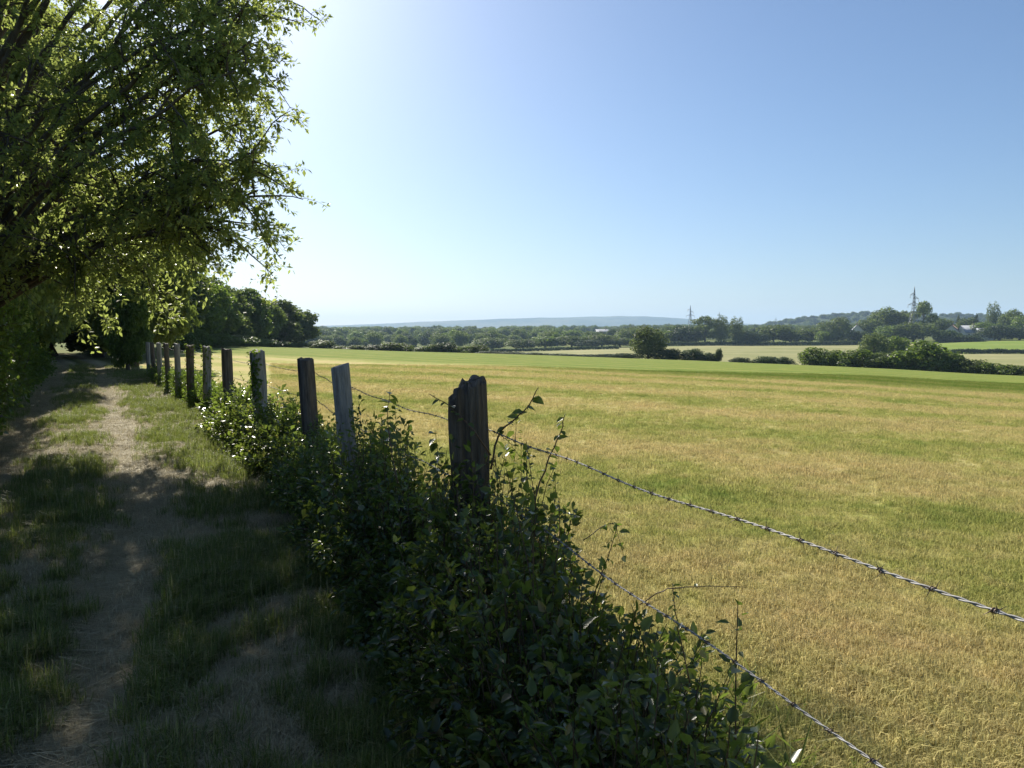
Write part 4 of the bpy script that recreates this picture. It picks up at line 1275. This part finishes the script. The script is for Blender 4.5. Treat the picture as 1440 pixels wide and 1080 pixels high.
# ------------------------------------------------------------------ grass
def tuft(name, n, rad, hmin, hmax, w, lean, mat, seed, flat=0.0):
    rng = np.random.default_rng(seed)
    a = rng.random(n) * 6.28; rr = rad * np.sqrt(rng.random(n))
    P = np.column_stack([np.cos(a) * rr, np.sin(a) * rr, np.full(n, -.004)])
    b = rng.random(n) * 6.28
    hh = hmin + (hmax - hmin) * rng.random(n)
    out = np.column_stack([np.cos(b), np.sin(b), 0 * b])
    side = np.column_stack([-np.sin(b), np.cos(b), 0 * b]) * (w * (.6 + .8 * rng.random(n)) / 2)[:, None]
    le = lean * rng.random(n)
    mid = P + out * (hh * le * .35)[:, None] + np.array([0, 0, 1.0]) * (hh * (.6 - flat * .55))[:, None]
    tip = P + out * (hh * (le + flat))[:, None] + np.array([0, 0, 1.0]) * (hh * (1 - flat * .9 - le * .3))[:, None]
    V = np.stack([P - side, P + side, mid + side * .75, mid - side * .75, tip], 1).reshape(-1, 3)
    k = np.arange(n)[:, None] * 5
    mb = MB()
    mb.add(V, quads=k + np.array([[0, 1, 2, 3]]), tris=k + np.array([[3, 2, 4]]))
    return proto(mb.mesh(name, mat))
T_FIELD = [tuft('stubble_tuft', 26, .055, .018, .05, .0035, .9, M_STUBBLE, 1), tuft('stubble_tuft', 22, .05, .02, .06, .003, 1.1, M_STUBBLE, 2),
           tuft('stubble_straw', 10, .07, .04, .10, .0028, .9, M_STUBBLE, 3, .8)]
T_PATH = [tuft('grass_tuft', 22, .05, .05, .12, .004, .9, M_GRASS, 4), tuft('grass_tuft', 18, .05, .08, .18, .0045, 1.0, M_GRASS, 5),
          tuft('hay_tuft', 16, .09, .06, .16, .003, .8, M_HAY, 6, .85), tuft('hay_tuft', 10, .06, .03, .07, .003, 1.0, M_HAY, 7)]

def polar_points(n, y0, y1, px0, px1, rng, power):
    u = rng.random(n)
    Y = (y0 ** power + (y1 ** power - y0 ** power) * u) ** (1 / power)
    x = (px0 + (px1 - px0) * rng.random(n) - 720) / F * Y
    return x, Y
def field_grass():
    rng = np.random.default_rng(77)
    x, y = polar_points(120000, 1.0, 45, 380, 1620, rng, .75)
    m = inpoly(x, y, FIELD_POLY) & (across(x, y) > .1)
    x, y = x[m], y[m]; n = len(x)
    pick = rng.choice(3, n, p=[.45, .41, .14])
    sc = (.75 + .6 * rng.random(n)) * (.7 + .7 * fbm(x * .9, y * .9, 14)) * (1 + y / 60)
    scatter('field_grass', np.column_stack([x, y, H(x, y)]), rng.random(n) * 6.28, sc, pick, T_FIELD, 'short mown golden and green grass covering the field')
field_grass()
def track_grass():
    rng = np.random.default_rng(78)
    x, y = polar_points(150000, 1.2, 40, -160, 760, rng, .7)
    x2, y2 = polar_points(40000, 1.5, 6, -160, 760, rng, 1.5)
    x = np.concatenate([x, x2]); y = np.concatenate([y, y2])
    u = across(x, y)
    m = (u < .1) & (u > -5.0)
    x, y, u = x[m], y[m], u[m]
    wob = u + (fbm(x * .8, y * .8, 21) - .45) * .7
    rut = np.exp(-((wob + 1.5) / .34) ** 2) + np.exp(-((wob + 2.95) / .36) ** 2)
    lush = .6 * fbm(x * 1.0, y * 1.0, 22) + .4 * fbm(x * 4.5, y * 4.5, 23)
    green = np.clip(1 - 1.15 * np.clip(rut, 0, 1), 0, 1) * sstep(.30, .58, lush)
    n = len(x)
    r = rng.random(n)
    pick = np.where(r < green * .8, rng.integers(0, 2, n), 2 + (rng.random(n) < .35))
    keep = rng.random(n) > .05
    sc = (.65 + .6 * rng.random(n)) * np.where(pick < 2, .5 + .8 * lush, 1.2)
    scatter('track_grass', np.column_stack([x, y, H(x, y)])[keep], (rng.random(n) * 6.28)[keep], sc[keep], pick[keep], T_PATH, 'grass tufts and cut hay lying over the track and its verges')
track_grass()
# tall grass stalks at the foot of the bramble on the field side
def stalks():
    rng = np.random.default_rng(79)
    mb = MB()
    for k in range(520):
        t = rng.random()
        p = seg(PO[0], PO[1], .08 + .62 * t)
        hd_ = heading(PO[0], PO[1])
        o_ = .25 + .45 * rng.random() ** 1.5
        x = p[0] + math.cos(hd_) * o_ + rng.normal(0, .05); y = p[1] - math.sin(hd_) * o_ + rng.normal(0, .05)
        z = h1(x, y); hh = .22 + .38 * rng.random() * (1 if rng.random() < .6 else .5)
        d = rng.normal(0, .25, 2)
        q = np.linspace(0, 1, 6)
        C = np.column_stack([x + d[0] * hh * q ** 2, y + d[1] * hh * q ** 2, z + hh * q * (1 - .15 * q)])
        mb.tube(C, .0012 * (1.3 - q), 3, False)
        m = 4
        i = rng.integers(0, 5, m)
        D = unit(rnd_dir(m, rng) * np.array([1, 1, .3]) + np.array([0, 0, .7]))
        L = .08 + .14 * rng.random(m)
        add_leaves(mb, C[i], D, rnd_dir(m, rng), L, .006)
        if rng.random() < .3:
            m = 14
            f = rng.random(m)
            add_leaves(mb, C[-1] - np.array([0, 0, .05]) * f[:, None], unit(rnd_dir(m, rng) + np.array([0, 0, 1.2])), rnd_dir(m, rng), .014, .004)
    tag(link('tall_grass', mb.mesh('tall_grass', M_GRASS)), 'tall grass stalks growing at the foot of the bramble on the field side', kind='stuff')
stalks()

# ------------------------------------------------------------------ haze
def haze():
    m, n, l = newmat('haze')
    out = n.new('ShaderNodeOutputMaterial')
    v = n.new('ShaderNodeVolumePrincipled')
    v.inputs['Color'].default_value = (.50, .70, 1.0, 1)
    v.inputs['Density'].default_value = .00014
    v.inputs['Anisotropy'].default_value = .1
    l.new(v.outputs[0], out.inputs['Volume'])
    mb = MB(); mb.box((0, 4000, 110), (26000, 12400, 300))
    o = link('haze', mb.mesh('haze', m))
    tag(o, 'thin blue morning haze lying over the valley', kind='stuff')
haze()
